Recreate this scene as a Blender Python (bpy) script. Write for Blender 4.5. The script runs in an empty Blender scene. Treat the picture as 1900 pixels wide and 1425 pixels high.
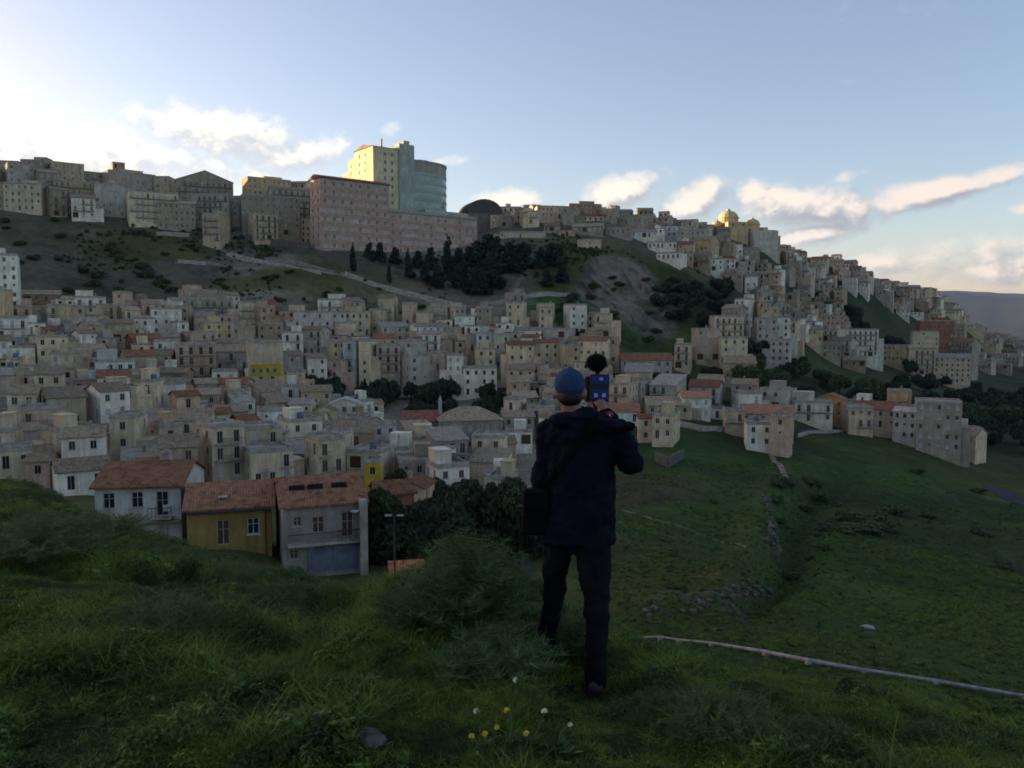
import bpy, bmesh, math, random
import numpy as np
from mathutils import Vector, Matrix

rng = random.Random(11)
nrs = np.random.RandomState(5)
S = bpy.context.scene
COL = S.collection
R2D = math.radians

# ---------------------------------------------------------------- camera
F = 1491.0                       # focal length in pixels of the 1900 px wide photograph
TH = math.atan(112.5 / F)        # downward pitch: the level horizon lies on row 600
cam_d = bpy.data.cameras.new('camera')
cam = bpy.data.objects.new('camera', cam_d)
COL.objects.link(cam)
cam.location = (0, 0, 0)
cam.rotation_euler = (math.pi / 2 - TH, 0, 0)
cam_d.sensor_fit = 'HORIZONTAL'
cam_d.sensor_width = 36
cam_d.lens = 36 * F / 1900
cam_d.clip_start = 0.05
cam_d.clip_end = 60000
S.camera = cam

# ---------------------------------------------------------------- sun, sky, exposure
SUN_AZ, SUN_EL = -68.0, 6.5      # degrees, azimuth from the view direction (negative = left)
SKY_STRENGTH = 0.15
S.view_settings.view_transform = 'Standard'
S.view_settings.look = 'None'
S.view_settings.gamma = 1
S.view_settings.use_curve_mapping = False
S.view_settings.exposure = 1.5
try:
    S.cycles.filter_width = 1.75
    S.cycles.use_denoising = True
    S.cycles.max_bounces = 5
    S.cycles.diffuse_bounces = 3
    S.cycles.transmission_bounces = 3
    S.cycles.transparent_max_bounces = 6
except Exception:
    pass
sa, se = R2D(SUN_AZ), R2D(SUN_EL)
SUNV = Vector((math.sin(sa) * math.cos(se), math.cos(sa) * math.cos(se), math.sin(se)))
sun_d = bpy.data.lights.new('sun', 'SUN')
sun_d.energy = 5.0
sun_d.angle = R2D(0.5)
sun_d.color = (1.0, 0.82, 0.52)
sun = bpy.data.objects.new('sun', sun_d)
COL.objects.link(sun)
sun.rotation_euler = SUNV.to_track_quat('Z', 'Y').to_euler()

def ray(px, py):
    x = (px - 950) / F
    v = (712.5 - py) / F
    return (x, math.cos(TH) + v * math.sin(TH), -math.sin(TH) + v * math.cos(TH))

FAR_A, FAR_B = [0, 82, 92, 20000], [0, 82, 138, 138 + 1.4 * (20000 - 92)]
def far(R):
    "the tables hold rough distances; beyond the gully behind the near houses the true ones are longer"
    return float(np.interp(R, FAR_A, FAR_B))

def unfar(R):
    return np.interp(R, FAR_B, FAR_A)

def P(px, py, R):
    R = far(R)
    d = ray(px, py)
    s = R / math.hypot(d[0], d[1])
    return Vector((d[0] * s, d[1] * s, d[2] * s))

# ---- world: Nishita sky with sunset clouds
class NT:
    """small helper to wire shader nodes"""
    def __init__(self, tree):
        self.t = tree
    def n(self, typ, **kw):
        nd = self.t.nodes.new(typ)
        for k, v in kw.items():
            setattr(nd, k, v)
        return nd
    def link(self, a, b):
        self.t.links.new(a, b)
    def put(self, sock, v):
        if hasattr(v, 'node'):
            self.t.links.new(v, sock)
        else:
            sock.default_value = v
    def m(self, op, a, b=0.0, c=None, clamp=False):
        nd = self.t.nodes.new('ShaderNodeMath')
        nd.operation = op
        nd.use_clamp = clamp
        self.put(nd.inputs[0], a)
        self.put(nd.inputs[1], b)
        if c is not None:
            self.put(nd.inputs[2], c)
        return nd.outputs[0]
    def mix(self, fac, a, b, blend='MIX'):
        nd = self.t.nodes.new('ShaderNodeMix')
        nd.data_type = 'RGBA'
        nd.blend_type = blend
        self.put(nd.inputs[0], fac)
        self.put(nd.inputs[6], a if hasattr(a, 'node') else (*a, 1))
        self.put(nd.inputs[7], b if hasattr(b, 'node') else (*b, 1))
        return nd.outputs[2]
    def noise(self, vec, scale, detail=4, rough=0.55, dist=0.0):
        nd = self.t.nodes.new('ShaderNodeTexNoise')
        nd.inputs['Scale'].default_value = scale
        nd.inputs['Detail'].default_value = detail
        nd.inputs['Roughness'].default_value = rough
        nd.inputs['Distortion'].default_value = dist
        if vec is not None:
            self.link(vec, nd.inputs['Vector'])
        return nd.outputs['Fac']
    def ramp(self, fac, lo, hi):
        nd = self.t.nodes.new('ShaderNodeMapRange')
        nd.interpolation_type = 'SMOOTHSTEP'
        self.put(nd.inputs[0], fac)
        nd.inputs[1].default_value = lo
        nd.inputs[2].default_value = hi
        return nd.outputs[0]

world = bpy.data.worlds.new('World')
S.world = world
world.use_nodes = True
wt = world.node_tree
wt.nodes.clear()
W = NT(wt)
sky = W.n('ShaderNodeTexSky', sky_type='NISHITA', sun_disc=False)
sky.sun_elevation = se
sky.sun_rotation = sa
sky.air_density = 1.0
sky.dust_density = 2.2
sky.ozone_density = 4.0
sky.altitude = 900
tc = W.n('ShaderNodeTexCoord')
sep = W.n('ShaderNodeSeparateXYZ')
W.link(tc.outputs['Generated'], sep.inputs[0])
az = W.m('ARCTAN2', sep.outputs[0], sep.outputs[1])
el = W.m('ARCSINE', sep.outputs[2])
comb = W.n('ShaderNodeCombineXYZ')
W.link(az, comb.inputs[0])
W.link(W.m('MULTIPLY', el, 1.3), comb.inputs[1])
cvec = comb.outputs[0]
shift = W.n('ShaderNodeVectorMath', operation='ADD')
W.link(cvec, shift.inputs[0])
shift.inputs[1].default_value = (-0.016, 0.016, 0.0)   # a step towards the sun, for the lit side of the clouds

def angles(px, py):
    d = Vector(ray(px, py)).normalized()
    return math.atan2(d.x, d.y), math.asin(d.z)

# clouds: centre (px, py), half sizes in px, tilt in degrees, opacity
CLOUDS = [
    (150, 300, 330, 60, 0, 1.00), (430, 255, 150, 48, -6, 1.05), (560, 285, 110, 36, 10, 0.95),
    (722, 240, 26, 20, 35, 0.55), (835, 298, 50, 15, 10, 0.55), (945, 375, 75, 26, 4, 1.0),
    (1162, 352, 78, 36, 22, 1.15), (1290, 374, 64, 36, 15, 1.15),
    (1485, 384, 132, 38, -4, 1.25), (1395, 362, 38, 30, 10, 1.05), (1745, 354, 118, 23, 9, 1.25), (1565, 328, 42, 14, 10, 0.6),
    (1510, 432, 120, 28, 12, 0.95), (1690, 480, 170, 32, 8, 0.80), (1850, 500, 140, 40, 0, 0.82),
    (1850, 455, 150, 16, 4, 0.6), (1560, 520, 190, 26, 3, 0.6),
    (1660, 60, 150, 60, -20, 0.32), (1560, 145, 90, 14, -8, 0.22), (1895, 386, 26, 14, 0, 0.6),
]
def cloud_density(vec):
    s = W.n('ShaderNodeSeparateXYZ')
    W.link(vec, s.inputs[0])
    total = None
    for (px, py, hx, hy, tilt, op) in CLOUDS:
        a0, e0 = angles(px, py)
        ca, sn = math.cos(R2D(tilt)), math.sin(R2D(tilt))
        dx = W.m('SUBTRACT', s.outputs[0], a0)
        dy = W.m('SUBTRACT', s.outputs[1], e0 * 1.3)
        u = W.m('ADD', W.m('MULTIPLY', dx, ca * F / hx), W.m('MULTIPLY', dy, sn * F / hx / 1.3))
        v = W.m('ADD', W.m('MULTIPLY', dx, -sn * F / hy), W.m('MULTIPLY', dy, ca * F / hy / 1.3))
        q = W.m('ADD', W.m('MULTIPLY', u, u), W.m('MULTIPLY', v, v))
        g = W.m('MULTIPLY', W.m('EXPONENT', W.m('MULTIPLY', q, -0.9)), op)
        total = g if total is None else W.m('MAXIMUM', total, g)
    nz = W.noise(vec, 15.0, 7, 0.60, 0.25)
    nz2 = W.noise(vec, 48.0, 5, 0.6, 0.2)
    nn = W.m('ADD', W.m('MULTIPLY', nz, 0.62), W.m('MULTIPLY', nz2, 0.38))
    return W.m('SUBTRACT', W.m('ADD', total, W.m('MULTIPLY', W.m('SUBTRACT', nn, 0.5), 2.1)), 0.0), total
d0, t0 = cloud_density(cvec)
d1, t1 = cloud_density(shift.outputs[0])
mask = W.m('MULTIPLY', W.m('MULTIPLY', W.ramp(d0, 0.28, 1.0), W.ramp(t0, 0.02, 0.4)), 0.9)
lit = W.ramp(W.m('SUBTRACT', d0, d1), -0.20, 0.38)
# clouds glow whiter towards the sun, greyer and pinker away from it
toward = W.ramp(W.m('MULTIPLY', az, -1.0), -0.62, 0.45)
c_lit = W.mix(toward, (1.10, 0.93, 0.80), (1.45, 1.34, 1.12))
c_shade = W.mix(toward, (0.42, 0.43, 0.48), (0.76, 0.78, 0.82))
c_cloud = W.mix(lit, c_shade, c_lit)
bg_sky = W.n('ShaderNodeBackground')
bg_cloud = W.n('ShaderNodeBackground')
veil = W.mix(1.0, W.mix(1.0, sky.outputs[0], (1.85, 1.02, 0.655), 'MULTIPLY'), (0.16, 0.15, 0.28), 'ADD')   # white balance and a thin even veil of high haze
W.link(veil, bg_sky.inputs[0])
bg_sky.inputs[1].default_value = SKY_STRENGTH
W.link(c_cloud, bg_cloud.inputs[0])
bg_cloud.inputs[1].default_value = 0.335
mixw = W.n('ShaderNodeMixShader')
W.link(mask, mixw.inputs[0])
W.link(bg_sky.outputs[0], mixw.inputs[1])
W.link(bg_cloud.outputs[0], mixw.inputs[2])
wo = W.n('ShaderNodeOutputWorld')
W.link(mixw.outputs[0], wo.inputs[0])

# ---------------------------------------------------------------- terrain function
def vnoise(x, y, seed=0):
    xi = np.floor(x).astype(np.int64); yi = np.floor(y).astype(np.int64)
    fx = x - xi; fy = y - yi
    fx = fx * fx * (3 - 2 * fx); fy = fy * fy * (3 - 2 * fy)
    def h(a, b):
        v = (a * 374761393 + b * 668265263 + seed * 1442695041) & 0x7fffffff
        v = ((v ^ (v >> 13)) * 1274126177) & 0x7fffffff
        return ((v ^ (v >> 16)) & 0xffff) / 65535.0
    a = h(xi, yi); b = h(xi + 1, yi); c = h(xi, yi + 1); d = h(xi + 1, yi + 1)
    return (a * (1 - fx) + b * fx) * (1 - fy) + (c * (1 - fx) + d * fx) * fy - 0.5

def fbm(x, y, oct=4, seed=0):
    s = np.zeros_like(x); a = 1.0; f = 1.0
    for k in range(oct):
        s += a * vnoise(x * f, y * f, seed + k * 17); a *= 0.5; f *= 2.03
    return s

def pchip(xs, ys, xq):
    xs = np.asarray(xs, float); ys = np.asarray(ys, float)
    h = np.diff(xs); dl = np.diff(ys) / h
    m = np.zeros_like(ys); m[0] = dl[0]; m[-1] = dl[-1]
    for i in range(1, len(xs) - 1):
        if dl[i - 1] * dl[i] > 0:
            w1 = 2 * h[i] + h[i - 1]; w2 = h[i] + 2 * h[i - 1]
            m[i] = (w1 + w2) / (w1 / dl[i - 1] + w2 / dl[i])
    xq = np.clip(xq, xs[0], xs[-1])
    i = np.clip(np.searchsorted(xs, xq) - 1, 0, len(xs) - 2)
    t = (xq - xs[i]) / h[i]
    return (ys[i] * (1 + 2 * t) * (1 - t) ** 2 + m[i] * h[i] * t * (1 - t) ** 2
            + ys[i + 1] * t * t * (3 - 2 * t) + m[i + 1] * h[i] * t * t * (t - 1))

# for picture columns: (distance in m, row of the ground there); rows give the slope of the valley sides
COLS = {
    0: [(15, 892), ('z', 26, -7.5), ('z', 60, -19), ('z', 80, -20), (110, 871), (150, 769), (180, 699), (220, 620), (250, 546), (272, 480), (290, 430), (310, 386), ('z', 340, 48), ('z', 430, 47), ('z', 700, 10)],
    200: [(12, 974), ('z', 22, -7.5), ('z', 55, -19.5), ('z', 80, -20.5), (105, 890), (130, 818), (160, 749), (190, 690), (220, 625), (250, 560), (270, 510), (300, 412), (320, 395), ('z', 350, 46), ('z', 430, 45), ('z', 700, 10)],
    400: [(10, 1036), ('z', 20, -8), ('z', 50, -20), (76, 1004), (110, 888), (140, 819), (170, 755), (200, 690), (230, 620), (250, 565), (270, 510), (290, 450), (310, 410), ('z', 340, 42), ('z', 430, 42), ('z', 700, 10)],
    600: [(8.2, 1098), ('z', 18, -8.5), ('z', 45, -20.5), (70, 1070), (105, 905), (140, 830), (170, 770), (200, 715), (225, 650), (245, 588), (260, 528), (273, 476), (285, 462), ('z', 340, 32), ('z', 430, 34), ('z', 700, 10)],
    800: [(6.8, 1085), ('z', 16, -8.5), ('z', 42, -16.8), ('z', 62, -20.3), ('z', 75, -22.2), (90, 1000), (120, 900), (150, 835), (180, 770), (195, 736), (215, 690), (235, 625), (255, 570), (275, 510), (290, 472), (310, 462), ('z', 360, 34), ('z', 430, 34), ('z', 700, 10)],
    950: [(4.6, 1215), (6, 1112), ('z', 14, -8), ('z', 40, -16.8), ('z', 62, -20.3), ('z', 75, -22.2), ('z', 100, -24), (130, 870), (160, 800), (185, 745), (210, 680), (235, 610), (255, 560), (280, 500), (300, 460), (330, 420), ('z', 360, 44), ('z', 450, 44), ('z', 700, 10)],
    1100: [(4.3, 1288), (5.2, 1190), ('z', 12, -7), ('z', 34, -16.8), (50, 1150), (65, 1060), (80, 995), (110, 900), (135, 840), (160, 790), (185, 740), (210, 690), (235, 630), (255, 580), (275, 530), (290, 480), (310, 450), (340, 410), ('z', 370, 46), ('z', 450, 46), ('z', 700, 10)],
    1250: [(4, 1310), (5.4, 1222), ('z', 12, -7), ('z', 32, -14.5), (42, 1190), (50, 1140), (65, 1050), (90, 950), (120, 870), (135, 840), (150, 810), (190, 740), (220, 700), (240, 650), (260, 600), (285, 540), (310, 490), (340, 460), (370, 425), ('z', 400, 46), ('z', 480, 46), ('z', 800, 5)],
    1400: [(4, 1340), (5.6, 1262), ('z', 12, -7), ('z', 30, -14), (38, 1220), (50, 1150), (65, 1080), (90, 990), (120, 905), (155, 830), (185, 770), (215, 725), (245, 690), (280, 640), (310, 590), (340, 550), (370, 500), (400, 460), ('z', 430, 42), ('z', 520, 40), ('z', 800, 0)],
    1550: [(4, 1370), (6, 1300), ('z', 12, -7), ('z', 28, -13.5), (36, 1250), (60, 1120), (90, 1010), (130, 910), (170, 840), (205, 790), (240, 740), (290, 700), (350, 660), (390, 630), (430, 590), (480, 540), (520, 505), ('z', 560, 35), ('z', 640, 33), ('z', 1000, -30)],
    1700: [(4, 1400), (6, 1345), ('z', 12, -7.5), ('z', 28, -14), (36, 1280), (60, 1150), (90, 1040), (130, 940), (180, 860), (220, 800), (270, 757), (350, 711), (420, 690), (500, 640), (600, 590), (650, 552), ('z', 700, 22), ('z', 800, 18), ('z', 1300, -60)],
    1900: [(4, 1440), (6, 1405), ('z', 12, -7.5), ('z', 28, -15), (40, 1295), (60, 1180), (90, 1080), (140, 970), (200, 890), (260, 830), (330, 780), (450, 730), (600, 690), (800, 655), (1000, 634), ('z', 1150, -24), ('z', 1300, -30), ('z', 1800, -90)],
}
FARZ = {0: 230, 200: 230, 400: 240, 600: 240, 800: 250, 950: 260, 1100: 300, 1250: 330, 1400: 340, 1550: 350, 1700: 338, 1900: 262}
RINGS = np.concatenate([[0.0, 0.5, 1.0, 1.5], np.geomspace(2, 60, 140)[:-1], np.geomspace(60, 620, 330)[:-1], np.geomspace(620, 1300, 50)[:-1], np.geomspace(1300, 14000, 70)])
caz, ctab = [], []
for px in sorted(COLS):
    a = math.degrees(math.atan2(px - 950, F))
    c = math.cos(R2D(a))
    rs, zs = [0, 3.0], [-1.6, -1.69]
    for e in COLS[px]:
        if e[0] == 'z':
            rs.append(far(e[1])); zs.append(e[2] * far(e[1]) / e[1])
        else:
            rs.append(far(e[0])); zs.append(P(px, e[1], e[0]).z)
    last = rs[-1]
    zs += [-140, -120, FARZ[px], FARZ[px] - 60]
    rs += [max(2600, last * 1.6), 5200, 9000, 14000]
    caz.append(a); ctab.append(pchip(np.log(np.array(rs) + 4), zs, np.log(RINGS + 4)))
def plain(zlist):
    rs, zs = zip(*zlist)
    return pchip(np.log(np.array(rs) + 4), zs, np.log(RINGS + 4))
side_l = plain([(0, -1.6), (3, -1.65), (16, -2.4), (28, -6), (70, -18), (260, -18), (350, 7), (455, 58), (600, 60), (1000, 15), (2600, -140), (5200, -120), (9000, 230), (14000, 170)])
side_ll = plain([(0, -1.6), (3, -1.6), (20, -1.5), (60, -6), (200, -12), (700, 0), (2600, -140), (5200, -120), (9000, 230), (14000, 170)])
back = plain([(0, -1.6), (3, -1.55), (20, -0.6), (60, 3), (200, 12), (700, -20), (2600, -140), (5200, -120), (9000, 230), (14000, 170)])
side_rr = plain([(0, -1.6), (3, -1.65), (8, -2.5), (30, -13), (90, -30), (300, -48), (700, -60), (1300, -60), (2600, -140), (5200, -120), (9000, 240), (14000, 170)])
caz = [-180, -110, -70, -46] + caz + [48, 90, 150, 180]
ctab = [back, back, side_ll, side_l] + ctab + [ctab[-1], side_rr, back, back]
ctab = np.array(ctab)
AZ = np.concatenate([np.arange(-180, -37, 1.5), np.arange(-37, 37, 0.25), np.arange(37, 180.1, 1.5)])
TAB = np.stack([pchip(caz, ctab[:, k], AZ) for k in range(len(RINGS))], 1)     # [azimuth, ring]

def rock_weight(x, y):
    "1 on the bare rock bluff under the hill town, 0 elsewhere"
    a = np.degrees(np.arctan2(x, y)); r = unfar(np.hypot(x, y))
    return np.clip(1.25 - np.abs((a - 8.0) / 3.6) ** 2 - np.abs((r - 264) / 32.0) ** 2, 0, 1)

def ridge(x, y):
    "unseen ridge added out of the picture on the left, to block the low sun from the town"
    s = x * SUNV.x + y * SUNV.y
    n = math.hypot(SUNV.x, SUNV.y)
    s = s / n
    t = (x * SUNV.y - y * SUNV.x) / n
    top = 63 + math.tan(se) * (900 - 229) + 0.055 * (t - 371)  # added ridge: crest shaped so its shadow leaves only the hilltop sunlit
    prof = np.clip(1 - np.abs(s - 900) / 380.0, 0, 1)
    prof = prof * prof * (3 - 2 * prof)
    along = 1 / (1 + np.exp((np.abs(t - 150) - 1100) / 60.0))
    return -60 + (top + 60) * prof * along

def ztab(x, y):
    x = np.asarray(x, float); y = np.asarray(y, float)
    a = np.degrees(np.arctan2(x, y)); r = np.hypot(x, y)
    ia = np.interp(a, AZ, np.arange(len(AZ))); ir = np.interp(r, RINGS, np.arange(len(RINGS)))
    i0 = np.clip(ia.astype(int), 0, len(AZ) - 2); j0 = np.clip(ir.astype(int), 0, len(RINGS) - 2)
    fa = ia - i0; fr = ir - j0
    z = (TAB[i0, j0] * (1 - fa) + TAB[i0 + 1, j0] * fa) * (1 - fr) + (TAB[i0, j0 + 1] * (1 - fa) + TAB[i0 + 1, j0 + 1] * fa) * fr
    amp = np.clip((r - 18) / 100.0, 0, 1)
    z = z + amp * 2.0 * fbm(x / 26.0, y / 26.0, 4, 3)
    z = z + np.clip(r / 6.0, 0, 1) * 0.16 * fbm(x / 1.3, y / 1.3, 3, 9)
    far = np.clip((r - 1500) / 4000.0, 0, 1)
    z = z + far * 130 * fbm(x / 1500.0, y / 1500.0, 5, 21)
    rk = rock_weight(x, y)
    z = z + rk * (9.0 * np.abs(fbm((x + y * 0.6) / 10.0, y / 34.0, 4, 31)) - 2.0)
    ro = unfar(r)
    gx = a - np.interp(ro, [45, 80, 150], [16.2, 19.0, 22.5])          # a gully running down the valley pasture
    gw = np.clip((ro - 48) / 20, 0, 1) * np.clip((165 - ro) / 30, 0, 1)
    z = z - gw * 2.3 * np.exp(-(gx / 1.3) ** 2) + gw * 1.6 * np.exp(-((gx + 2.6) / 1.6) ** 2)
    return np.maximum(z, ridge(x, y))

def zt(x, y):
    return float(ztab(np.array([x]), np.array([y]))[0])

def ground_hit(px, py, r0=2.5, r1=3000):
    d = ray(px, py)
    n = math.hypot(d[0], d[1])
    rr = np.geomspace(r0, r1, 1600)
    xs = d[0] / n * rr; ys = d[1] / n * rr; zs = d[2] / n * rr
    g = ztab(xs, ys)
    k = np.where(zs < g)[0]
    k = k[0] if len(k) else len(rr) - 1
    return Vector((xs[k], ys[k], g[k]))

# ---------------------------------------------------------------- materials
MATS = {}
def mat(name, build):
    m = bpy.data.materials.new(name)
    m.use_nodes = True
    t = m.node_tree
    t.nodes.clear()
    N = NT(t)
    bsdf = N.n('ShaderNodeBsdfPrincipled')
    out = N.n('ShaderNodeOutputMaterial')
    N.link(bsdf.outputs[0], out.inputs[0])
    build(N, bsdf)
    MATS[name] = m
    return m

def base(b, N, col, rough=0.85, spec=0.2):
    N.put(b.inputs['Base Color'], col if hasattr(col, 'node') else (*col, 1))
    b.inputs['Roughness'].default_value = rough
    b.inputs['Specular IOR Level'].default_value = spec

def bump(N, b, fac, strength=0.3, dist=0.05):
    nd = N.n('ShaderNodeBump')
    nd.inputs['Strength'].default_value = strength
    nd.inputs['Distance'].default_value = dist
    N.link(fac, nd.inputs['Height'])
    N.link(nd.outputs[0], b.inputs['Normal'])

def objcoord(N):
    return N.n('ShaderNodeTexCoord').outputs['Object']

def scaled(N, vec, s):
    nd = N.n('ShaderNodeVectorMath', operation='MULTIPLY')
    N.link(vec, nd.inputs[0])
    nd.inputs[1].default_value = s
    return nd.outputs[0]

def m_plaster(N, b):
    oi = N.n('ShaderNodeObjectInfo')
    oc = objcoord(N)
    off = N.n('ShaderNodeVectorMath', operation='ADD')
    N.link(oc, off.inputs[0])
    cmb = N.n('ShaderNodeCombineXYZ')
    for k in range(3):
        N.link(N.m('MULTIPLY', oi.outputs['Random'], 90.0), cmb.inputs[k])
    N.link(cmb.outputs[0], off.inputs[1])
    v = off.outputs[0]
    blot = N.noise(v, 0.35, 5, 0.6)
    streak = N.noise(scaled(N, v, (1.6, 1.6, 0.16)), 1.0, 4, 0.6)
    fine = N.noise(v, 3.0, 4, 0.6)
    f = N.m('ADD', N.m('MULTIPLY', blot, 0.5), N.m('ADD', N.m('MULTIPLY', streak, 0.45), N.m('MULTIPLY', fine, 0.25)))
    dirty = N.mix(1.0, oi.outputs['Color'], (0.62, 0.58, 0.53), 'MULTIPLY')
    c = N.mix(N.ramp(f, 0.80, 0.48), oi.outputs['Color'], dirty)
    base(b, N, c, 0.92, 0.1)
    bump(N, b, fine, 0.25, 0.03)
mat('plaster', m_plaster)

def m_tiles(N, b):
    oi = N.n('ShaderNodeObjectInfo')
    oc = objcoord(N)
    wv = N.n('ShaderNodeTexWave', wave_type='BANDS', bands_direction='X')
    wv.inputs['Scale'].default_value = 1.35
    wv.inputs['Distortion'].default_value = 0.6
    wv.inputs['Detail'].default_value = 1
    N.link(oc, wv.inputs['Vector'])
    wy = N.n('ShaderNodeTexWave', wave_type='BANDS', bands_direction='Y')
    wy.inputs['Scale'].default_value = 0.85
    wy.inputs['Distortion'].default_value = 0.5
    N.link(oc, wy.inputs['Vector'])
    v = N.n('ShaderNodeTexVoronoi')
    v.inputs['Scale'].default_value = 2.6
    N.link(oc, v.inputs['Vector'])
    nz = N.noise(oc, 0.8, 5, 0.65)
    dark = N.mix(1.0, oi.outputs['Color'], (0.45, 0.42, 0.40), 'MULTIPLY')
    lite = N.mix(1.0, oi.outputs['Color'], (1.35, 1.30, 1.22), 'MULTIPLY')
    sp = N.n('ShaderNodeSeparateColor')
    N.link(v.outputs['Color'], sp.inputs[0])
    c = N.mix(sp.outputs[0], N.mix(N.ramp(nz, 0.35, 0.7), dark, oi.outputs['Color']), lite)
    c = N.mix(N.m('MULTIPLY', N.ramp(wv.outputs['Fac'], 0.35, 0.0), 0.5), c, dark)
    base(b, N, c, 0.9, 0.15)
    bump(N, b, N.m('ADD', wv.outputs['Fac'], N.m('MULTIPLY', wy.outputs['Fac'], 0.5)), 0.6, 0.08)
mat('roof_tile', m_tiles)

def simple(name, col, rough=0.8, spec=0.2, var=0.25, scale=4.0, bmp=0.0, metal=0.0):
    def f(N, b):
        oc = objcoord(N)
        nz = N.noise(oc, scale, 5, 0.6)
        c = N.mix(N.ramp(nz, 0.3, 0.7), tuple(x * (1 - var) for x in col), tuple(min(1, x * (1 + var)) for x in col))
        base(b, N, c, rough, spec)
        b.inputs['Metallic'].default_value = metal
        if bmp:
            bump(N, b, nz, bmp, 0.03)
    return mat(name, f)
simple('glass', (0.018, 0.022, 0.028), 0.12, 0.5, 0.3, 0.5)
simple('curtain', (0.40, 0.40, 0.38), 0.8)
simple('shutter_brown', (0.085, 0.045, 0.028), 0.7)
simple('shutter_green', (0.035, 0.075, 0.055), 0.7)
simple('shutter_grey', (0.30, 0.30, 0.29), 0.7)
simple('frame_stone', (0.40, 0.37, 0.32), 0.9)
simple('frame_white', (0.55, 0.55, 0.53), 0.7)
simple('concrete', (0.33, 0.295, 0.24), 0.92, 0.1, 0.3, 0.7, 0.3)
simple('rail_iron', (0.05, 0.05, 0.055), 0.6)
simple('tank_blue', (0.11, 0.13, 0.17), 0.5)
simple('stone', (0.115, 0.105, 0.09), 0.95, 0.1, 0.35, 1.2, 0.5)
simple('asphalt', (0.050, 0.048, 0.055), 0.9, 0.1, 0.3, 0.6, 0.2)
simple('track_dirt', (0.185, 0.160, 0.120), 0.95, 0.1, 0.3, 0.5, 0.4)
simple('bark', (0.06, 0.045, 0.035), 0.95, 0.1, 0.4, 8.0, 0.5)
simple('metal_pale', (0.27, 0.27, 0.26), 0.75, 0.2, 0.3, 3.0)
simple('black_plastic', (0.012, 0.012, 0.013), 0.45, 0.4, 0.2)
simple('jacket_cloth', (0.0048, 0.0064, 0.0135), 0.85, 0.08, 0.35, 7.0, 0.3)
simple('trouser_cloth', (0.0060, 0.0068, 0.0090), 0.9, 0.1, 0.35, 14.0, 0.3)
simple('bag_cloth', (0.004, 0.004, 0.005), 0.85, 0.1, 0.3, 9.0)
simple('cap_cloth', (0.024, 0.050, 0.108), 0.85, 0.1, 0.25, 12.0, 0.2)
simple('hair', (0.010, 0.007, 0.006), 0.6, 0.3, 0.4, 60.0, 0.4)
simple('skin', (0.27, 0.135, 0.098), 0.55, 0.3, 0.15, 9.0)
simple('shoe_leather', (0.045, 0.035, 0.03), 0.7)
simple('mic_fur', (0.010, 0.010, 0.010), 1.0, 0.05, 0.4, 90.0, 0.8)
simple('device_blue', (0.008, 0.024, 0.17), 0.4, 0.4, 0.25, 20.0)
simple('label_white', (0.36, 0.42, 0.62), 0.6)
simple('red_paint', (0.25, 0.02, 0.03), 0.5)
simple('glass_green', (0.21, 0.30, 0.26), 0.25, 0.5, 0.2, 0.3)
simple('band_brick', (0.40, 0.255, 0.185), 0.9, 0.1, 0.25, 0.8)
simple('band_grey', (0.30, 0.30, 0.29), 0.9, 0.1, 0.25, 0.8)
simple('tarp_blue', (0.15, 0.16, 0.20), 0.7, 0.2, 0.3, 0.8)

def foliage(name, cols, scale=0.6, trans=0.25, patchy=False):
    def f(N, b):
        oi = N.n('ShaderNodeObjectInfo')
        geo = N.n('ShaderNodeNewGeometry')
        oc = objcoord(N)
        nz = N.noise(oc, scale, 3, 0.6)
        c = N.mix(N.ramp(nz, 0.35, 0.68), cols[0], cols[1])
        c = N.mix(N.m('MULTIPLY', oi.outputs['Random'], 0.7), c, cols[2])
        isl = geo.outputs['Random Per Island']
        c = N.mix(isl, N.mix(1.0, c, (0.65, 0.68, 0.65), 'MULTIPLY'), N.mix(1.0, c, (1.35, 1.3, 1.25), 'MULTIPLY'))
        if patchy:                       # old and young growth, tuft by tuft and patch by patch
            pn = N.noise(geo.outputs['Position'], 2.6, 4, 0.65)
            c = N.mix(N.ramp(pn, 0.36, 0.64), N.mix(1.0, c, (0.36, 0.42, 0.50), 'MULTIPLY'), N.mix(1.0, c, (1.30, 1.22, 1.05), 'MULTIPLY'))
            c = N.mix(oi.outputs['Random'], N.mix(1.0, c, (0.60, 0.62, 0.70), 'MULTIPLY'), N.mix(1.0, c, (1.30, 1.28, 1.15), 'MULTIPLY'))
        base(b, N, c, 0.7, 0.15)
        tr = N.n('ShaderNodeBsdfTranslucent')
        N.link(c, tr.inputs[0])
        mx = N.n('ShaderNodeMixShader')
        mx.inputs[0].default_value = trans
        N.link(b.outputs[0], mx.inputs[1])
        N.link(tr.outputs[0], mx.inputs[2])
        out = [n for n in N.t.nodes if n.type == 'OUTPUT_MATERIAL'][0]
        N.link(mx.outputs[0], out.inputs[0])
    return mat(name, f)
foliage('leaf_dark', [(0.030, 0.048, 0.024), (0.072, 0.095, 0.042), (0.052, 0.070, 0.044)], 0.5)
foliage('leaf_mid', [(0.056, 0.086, 0.032), (0.110, 0.142, 0.055), (0.080, 0.105, 0.052)], 0.5)
foliage('needle', [(0.020, 0.036, 0.024), (0.044, 0.066, 0.040), (0.032, 0.050, 0.036)], 0.6, 0.1)
foliage('grass_blade', [(0.090, 0.155, 0.026), (0.200, 0.285, 0.055), (0.125, 0.200, 0.040)], 2.0, 0.3, True)
foliage('grass_pale', [(0.072, 0.115, 0.046), (0.120, 0.170, 0.075), (0.092, 0.138, 0.058)], 2.0, 0.3)
foliage('weed_leaf', [(0.062, 0.122, 0.034), (0.140, 0.215, 0.060), (0.092, 0.160, 0.046)], 3.0, 0.3, True)
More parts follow.
